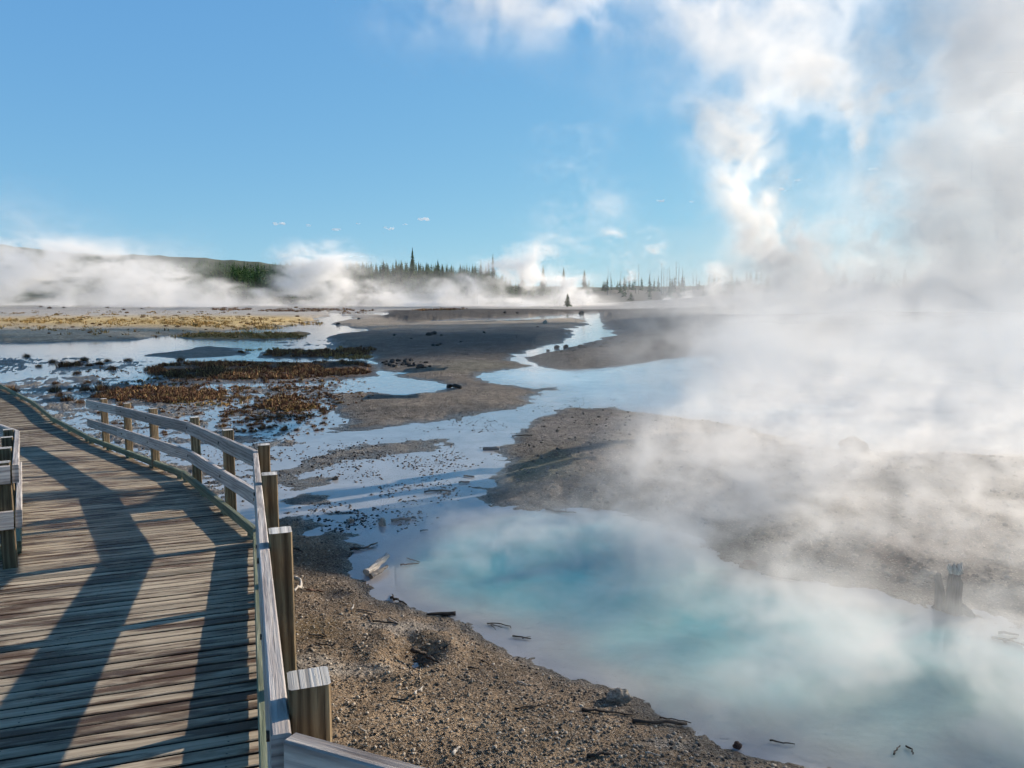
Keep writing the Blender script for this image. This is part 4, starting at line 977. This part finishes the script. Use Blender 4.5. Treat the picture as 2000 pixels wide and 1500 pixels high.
#STEAMDEF
if STEAM:
    # 1. veils rising off the turquoise pool and drifting over its far shore
    mn, mx, res = (-2.5, 4.0, 0.0), (11.5, 19.0, 3.0), (280, 270, 74)
    X, Y, Z = axes(mn, mx, res); rg = np.random.default_rng(31)
    n = warp(fbm3(res, (26, 26, 22), 5, rg, .8) * .8 + billow(res, (15, 15, 17), 4, rg, .8) * .6, 14, (20, 20, 18), rg)
    x2 = (X + 0 * Y)[:, :, 0]; y2 = (Y + 0 * X)[:, :, 0]
    pd = sdf(x2.ravel(), y2.ravel(), POOLP).reshape(x2.shape)[:, :, None]
    over = sst(-.6, 1.0, pd)                                    # over the water
    u3 = X / Y
    drift = sst(-.5, 1.0, sdf(x2.ravel(), y2.ravel(), gpoly([(1180,1000),(1200,930),(1300,880),(1500,865),(2300,870),(2600,1250),(1900,1200),(1400,1080)])).reshape(x2.shape))[:, :, None]
    low = np.exp(-Z / .35) * (1 - sst(.9, 1.5, Z)) ; mid = np.exp(-Z / .8) * (1 - sst(1.3, 2.6, Z))
    rise = sst(.05, .5, u3)
    env = over * (low * .30 + mid * (.10 + .46 * rise)) + drift * mid * .62
    d = env * np.clip(.15 + 1.5 * n, 0, 5)
    d = d * (.22 + .78 * np.maximum(sst(6.0, 7.8, Y), sst(.16, .42, u3)))
    sx_ = at(1862, 1196); d = d * (1 - .75 * np.exp(-(((X - sx_.x * .93) ** 2) / .5 + ((Y - sx_.y * .93) ** 2) / .9)))
    farside = sst(6.2, 9.0, Y) * over * low * .50
    d = d + farside * np.clip(.8 + .6 * n, 0, 4)
    edge = sst(0, .08, (X - mn[0]) / 14) * sst(0, .1, (mx[0] - X) / 14) * sst(0, .1, (mx[1] - Y) / 15)
    volume('steam', mn, mx, (d * edge).astype(np.float32), 'thin veils of steam drifting over the turquoise pool', steam_mat(.22, (.97, .965, .955)))
    # 2. steam lying over the milky lake on the right
    mn, mx, res = (-1.0, 13.0, 0.0), (47.0, 68.0, 10.0), (256, 236, 60)
    X, Y, Z = axes(mn, mx, res); rg = np.random.default_rng(32)
    n = warp(fbm3(res, (34, 34, 24), 5, rg, .78) * .75 + billow(res, (20, 20, 16), 4, rg, .78) * .6, 14, (28, 28, 20), rg)
    u3 = X / Y
    x2 = (X + 0 * Y)[:, :, 0]; y2 = (Y + 0 * X)[:, :, 0]
    ld = sst(-1.0, 3, sdf(x2.ravel(), y2.ravel(), LAKEP).reshape(x2.shape))[:, :, None]
    low = ld * np.exp(-Z / 1.0) * sst(-.04, .20, u3) * .24
    lo2 = sst(.06, .42, u3) * np.exp(-Z / 2.4) * .085 * sst(19, 26, Y) * (1 - sst(7, 9.8, Z + .8 * n))
    d = (low + lo2) * np.clip(.40 + 1.35 * n, 0, 5) * (1 - sst(.78, .95, u3))
    edge = sst(0, .03, (X - mn[0]) / 48) * sst(0, .04, (mx[0] - X) / 48) * sst(0, .12, (mx[1] - Y) / 55) * sst(0, .02, (Y - mn[1]) / 55)
    volume('steam', mn, mx, (d * edge).astype(np.float32), 'low white steam hugging the milky lake', SLOW)
    # 3. the big plume on the right and the leaning columns beside it
    mn, mx, res = (-28.0, 72.0, 0.0), (104.0, 134.0, 54.0), (330, 130, 140)
    X, Y, Z = axes(mn, mx, res); rg = np.random.default_rng(33)
    n = warp(fbm3(res, (54, 36, 46), 6, rg, .66) * .7 + billow(res, (40, 30, 34), 5, rg, .66) * .65, 18, (40, 30, 36), rg)
    n2 = warp(fbm3(res, (20, 16, 18), 4, rg, .7) * .6 + billow(res, (16, 13, 15), 4, rg, .7) * .75, 9, (18, 14, 16), rg)
    u3 = X / Y
    d = np.zeros(res, np.float32)
    def plume(d, x0, y0, h, lean, w0, w1, dens, z0=0, n_=None, pw=1.3):
        q_ = n if n_ is None else n_
        t = np.clip((Z - z0) / h, 0, 1.0); cx = x0 + lean[0] * t ** pw; cy = y0 + lean[1] * t; w = w0 + (w1 - w0) * t
        q = ((X - cx) ** 2 + (Y - cy) ** 2) / w ** 2
        return d + dens * np.exp(-q) * (1 - sst(.75, 1.0, t)) * np.clip(.15 + 1.3 * q_, 0, 5) * (Z >= z0)
    d = plume(d, 39, 100, 31, (-13, 0), 4.2, 4.2, .24, n_=n2, pw=1.0); d = plume(d, 37, 100, 15, (-2, 0), 5.5, 4.5, .20, n_=n2); d = plume(d, 46, 98, 15, (-1, 0), 4.5, 5, .24, n_=n2); d = plume(d, 50, 98, 20, (-2, 0), 4, 5, .12, n_=n2); d = plume(d, 30, 100, 8, (-1, 0), 4, 4, .10, n_=n2)
    d = plume(d, 60, 100, 20, (-4, 0), 5, 9, .07, n_=n2); d = plume(d, 17, 95, 9, (4, 0), 3, 4, .05, n_=n2)
    lay = np.exp(-Z / 3.0) * sst(.12, .40, u3) * .045 + np.exp(-Z / 9) * sst(.30, .46, u3) * .03
    d = d + lay * np.clip(.7 + .8 * n2, 0, 4)
    col_ = sst(0, 1, (u3 - .465 + .032 * n + .012 * n2 - .06 * sst(30, 44, Z)) / .12) * (1 - sst(.80, .95, u3)) * sst(78, 88, Y) * (1 - sst(108, 130, Y))
    cx = 42 - 6 * sst(28, 44, Z); cw = 13 + .1 * Z
    top = np.exp(-(((X - cx) / cw) ** 2) - ((Y - 100) / 12) ** 2) * sst(27, 33, Z + 2.4 * n + 1.2 * n2)
    wisp = np.exp(-((Z - 41 - .02 * X) / 4.0) ** 2 - ((Y - 100) / 9) ** 2) * sst(-24, 2, X) * (1 - sst(28, 40, X))
    d = d + col_ * .065 * np.clip(1.0 + .4 * n2 + .25 * n, .15, 3) + top * .09 * np.clip(.5 + .7 * n + .6 * n2, 0, 4) + wisp * .085 * np.clip(-.1 + .9 * n + .7 * n2, 0, 4)
    edge = sst(0, .04, (X - mn[0]) / 140) * sst(0, .04, (mx[0] - X) / 140) * sst(0, .06, (mx[1] - Y) / 76) * sst(0, .08, (Y - mn[1]) / 76)
    volume('steam', mn, mx, (d * edge).astype(np.float32), 'huge pale plume of steam filling the upper right of the sky')
    # 4. the far row of fumaroles along the edge of the plain
    mn, mx, res = (-240.0, 225.0, 0.0), (115.0, 335.0, 60.0), (370, 84, 84)
    X, Y, Z = axes(mn, mx, res); rg = np.random.default_rng(34)
    n = warp(fbm3(res, (22, 18, 16), 4, rg, .7) * .6 + billow(res, (16, 12, 12), 4, rg, .7) * .7, 8, (14, 12, 10), rg)
    u3 = X / Y
    d = np.zeros(res, np.float32)
    k_l = 1 - sst(-.46, -.36, u3)
    hz_ = (13 + 8 * (1 - sst(-.66, -.45, u3)))
    d = d + k_l * np.exp(-(Z / hz_) ** 2) * .022 * np.clip(.45 + 1.0 * n, 0, 4)
    d = d + np.exp(-Z / 1.6) * .035 * np.clip(.5 + 1.1 * n, 0, 4) * (1 - sst(.08, .16, u3))
    d = d + np.exp(-(Z / 9.0) ** 2) * .022 * np.clip(.3 + 1.0 * n, 0, 4) * sst(-.26, -.20, u3) * (1 - sst(.05, .12, u3))
    def pl(px, top, w, dens, lean=0, Yc=275, spread=1.5):
        global d
        h = ((585 - top) / F * Yc + CZ) * 1.15
        d = plume(d, (px - 1000) / F * Yc, Yc, h, (lean / F * Yc, 0), w / F * Yc, w * spread / F * Yc, dens * 1.15, n_=n)
    for a_ in [(40,470,60,.05),(150,478,60,.05),(250,505,45,.07),(330,520,34,.07,20),(405,548,20,.10,14),(450,556,16,.10,8),(505,565,16,.08,10),(570,490,24,.11,22),(615,478,30,.10,26),(660,505,30,.08,16),(705,548,26,.07),(745,560,20,.08),(800,560,20,.08,12),(850,545,26,.08,20),(905,540,22,.09,20),(955,508,24,.16,22),(1000,510,26,.14,16),(1060,485,30,.10,-20),(1120,520,22,.20,-16),(1150,545,14,.18,-6),
               (1240,462,11,.34,-56,290),(1296,458,12,.34,-40,296),(1340,535,10,.12,-8,296),(1395,520,14,.14,6,296),(1160,365,34,.010,40,262),(1110,190,46,.008,10,262),(1090,400,50,.012,30,262)]:
        pl(*a_)
    edge = sst(0, .03, (X - mn[0]) / 355) * sst(0, .04, (mx[0] - X) / 355) * sst(0, .1, (mx[1] - Y) / 110) * sst(0, .08, (Y - mn[1]) / 110)
    volume('steam', mn, mx, (d * edge).astype(np.float32), 'long row of white steam rising along the far edge of the plain', steam_mat(.2, (.985, .982, .975)))
#STEAMEND
print('steam', time.time() - T0)

# ------------------------------------------------------------------ small clouds
CMAT = bpy.data.materials.new('cloud'); CMAT.use_nodes = True; n = CMAT.node_tree.nodes; n.clear()
o = n.new('ShaderNodeOutputMaterial'); p = n.new('ShaderNodeVolumePrincipled'); p.inputs['Density'].default_value = .02; p.inputs['Color'].default_value = (1, 1, 1, 1); CMAT.node_tree.links.new(p.outputs[0], o.inputs['Volume'])
for x_, y_, w_, lab in [(546,437,22,'brightest small white cloud over the left forest'),(605,440,14,'small faint cloud right of the bright one'),(660,448,20,'ragged little cloud with gaps low over the forest'),(700,437,10,'tiny cloud dot right of the ragged cloud'),(761,446,24,'small white cloud low over the lone tall pine'),(790,438,12,'tiny wisp right of the cloud over the tall pine'),(830,428,26,'flat thin cloud wisp highest of the left clouds'),(1290,392,20,'small white cloud between the two tall steam columns'),(1352,394,12,'tiny faint cloud just left of the leaning steam column'),(1530,370,18,'small cloud right of the leaning steam column'),(1556,352,16,'wispy cloud highest right of the leaning column'),(1705,330,16,'small cloud against the edge of the big plume')]:
    D = 9000.; r_ = ray(x_, y_); p = Vector((0, 0, CZ)) + r_ * (D / r_.y); w = w_ * D / F / 2
    bm = bmesh.new(); rc = random.Random(x_)
    for k in range(8):
        c = Vector((rc.uniform(-.8, .8) * w, rc.uniform(-.5, .5) * w, rc.uniform(-.12, .16) * w)); s_ = rc.uniform(.14, .36) * w
        ret = bmesh.ops.create_icosphere(bm, subdivisions=2, radius=s_)
        for v in ret['verts']: v.co = Vector((v.co.x * 1.5, v.co.y, v.co.z * .55)) * (1 + .3 * (rc.random() - .5)) + c
    me = bpy.data.meshes.new('cloud'); bm.to_mesh(me); bm.free(); me.materials.append(CMAT)
    o = bpy.data.objects.new('cloud', me); COL.objects.link(o); o.location = p; tag(o, lab, 'cloud')

# ------------------------------------------------------------------ light
SUN_AZ, SUN_EL = R(56.6), R(18.5)
w = bpy.data.worlds.new('World'); sc.world = w; w.use_nodes = True; nt = w.node_tree
sky = nt.nodes.new('ShaderNodeTexSky'); sky.sky_type = 'NISHITA'; sky.sun_disc = False; sky.sun_elevation = SUN_EL; sky.sun_rotation = SUN_AZ
sky.altitude = 2300; sky.air_density = 1.0; sky.dust_density = 0.0; sky.ozone_density = 2.6
# the photograph's sky is evener than the model's: soften its range, channel by channel
sep = nt.nodes.new('ShaderNodeSeparateColor'); cmb = nt.nodes.new('ShaderNodeCombineColor'); nt.links.new(sky.outputs[0], sep.inputs[0])
for i_, (pre, gm, kk) in enumerate([(.8, .60, .57), (1.0, .42, .69), (1.04, .17, .80)]):
    a_ = nt.nodes.new('ShaderNodeMath'); a_.operation = 'MULTIPLY'; a_.inputs[1].default_value = pre * .1366; nt.links.new(sep.outputs[i_], a_.inputs[0])
    b_ = nt.nodes.new('ShaderNodeMath'); b_.operation = 'POWER'; b_.inputs[1].default_value = gm; nt.links.new(a_.outputs[0], b_.inputs[0])
    c_ = nt.nodes.new('ShaderNodeMath'); c_.operation = 'MULTIPLY'; c_.inputs[1].default_value = kk / .1600; nt.links.new(b_.outputs[0], c_.inputs[0]); nt.links.new(c_.outputs[0], cmb.inputs[i_])
tc = nt.nodes.new('ShaderNodeTexCoord'); sx = nt.nodes.new('ShaderNodeSeparateXYZ'); nt.links.new(tc.outputs['Generated'], sx.inputs[0])
mr = nt.nodes.new('ShaderNodeMapRange'); mr.interpolation_type = 'SMOOTHSTEP'; nt.links.new(sx.outputs[2], mr.inputs[0])   # the sky deepens towards the zenith
for i_, v_ in enumerate((.36, .95, 1.0, .42)): mr.inputs[i_ + 1].default_value = v_
zz = nt.nodes.new('ShaderNodeVectorMath'); zz.operation = 'SCALE'; nt.links.new(cmb.outputs[0], zz.inputs[0]); nt.links.new(mr.outputs[0], zz.inputs['Scale'])
nt.links.new(zz.outputs[0], nt.nodes['Background'].inputs[0]); nt.nodes['Background'].inputs[1].default_value = .10
sun = bpy.data.lights.new('sun', 'SUN'); sun.energy = 5; sun.angle = R(.53); sun.color = (1, .86, .70)
so = bpy.data.objects.new('sun', sun); COL.objects.link(so)
so.rotation_euler = Vector((math.sin(SUN_AZ) * math.cos(SUN_EL), math.cos(SUN_AZ) * math.cos(SUN_EL), math.sin(SUN_EL))).to_track_quat('Z', 'Y').to_euler()
sc.view_settings.view_transform = 'Standard'; sc.view_settings.look = 'None'; sc.view_settings.gamma = 1; sc.view_settings.exposure = .68
cy = sc.cycles
cy.volume_bounces = 6; cy.volume_step_rate = 1.8; cy.volume_max_steps = 256; cy.max_bounces = 10; cy.diffuse_bounces = 2; cy.glossy_bounces = 3
cy.use_adaptive_sampling = True; cy.adaptive_threshold = .04; cy.adaptive_min_samples = 12
cy.use_denoising = True; cy.caustics_reflective = False; cy.caustics_refractive = False; cy.sample_clamp_indirect = 8
print('done', time.time() - T0)
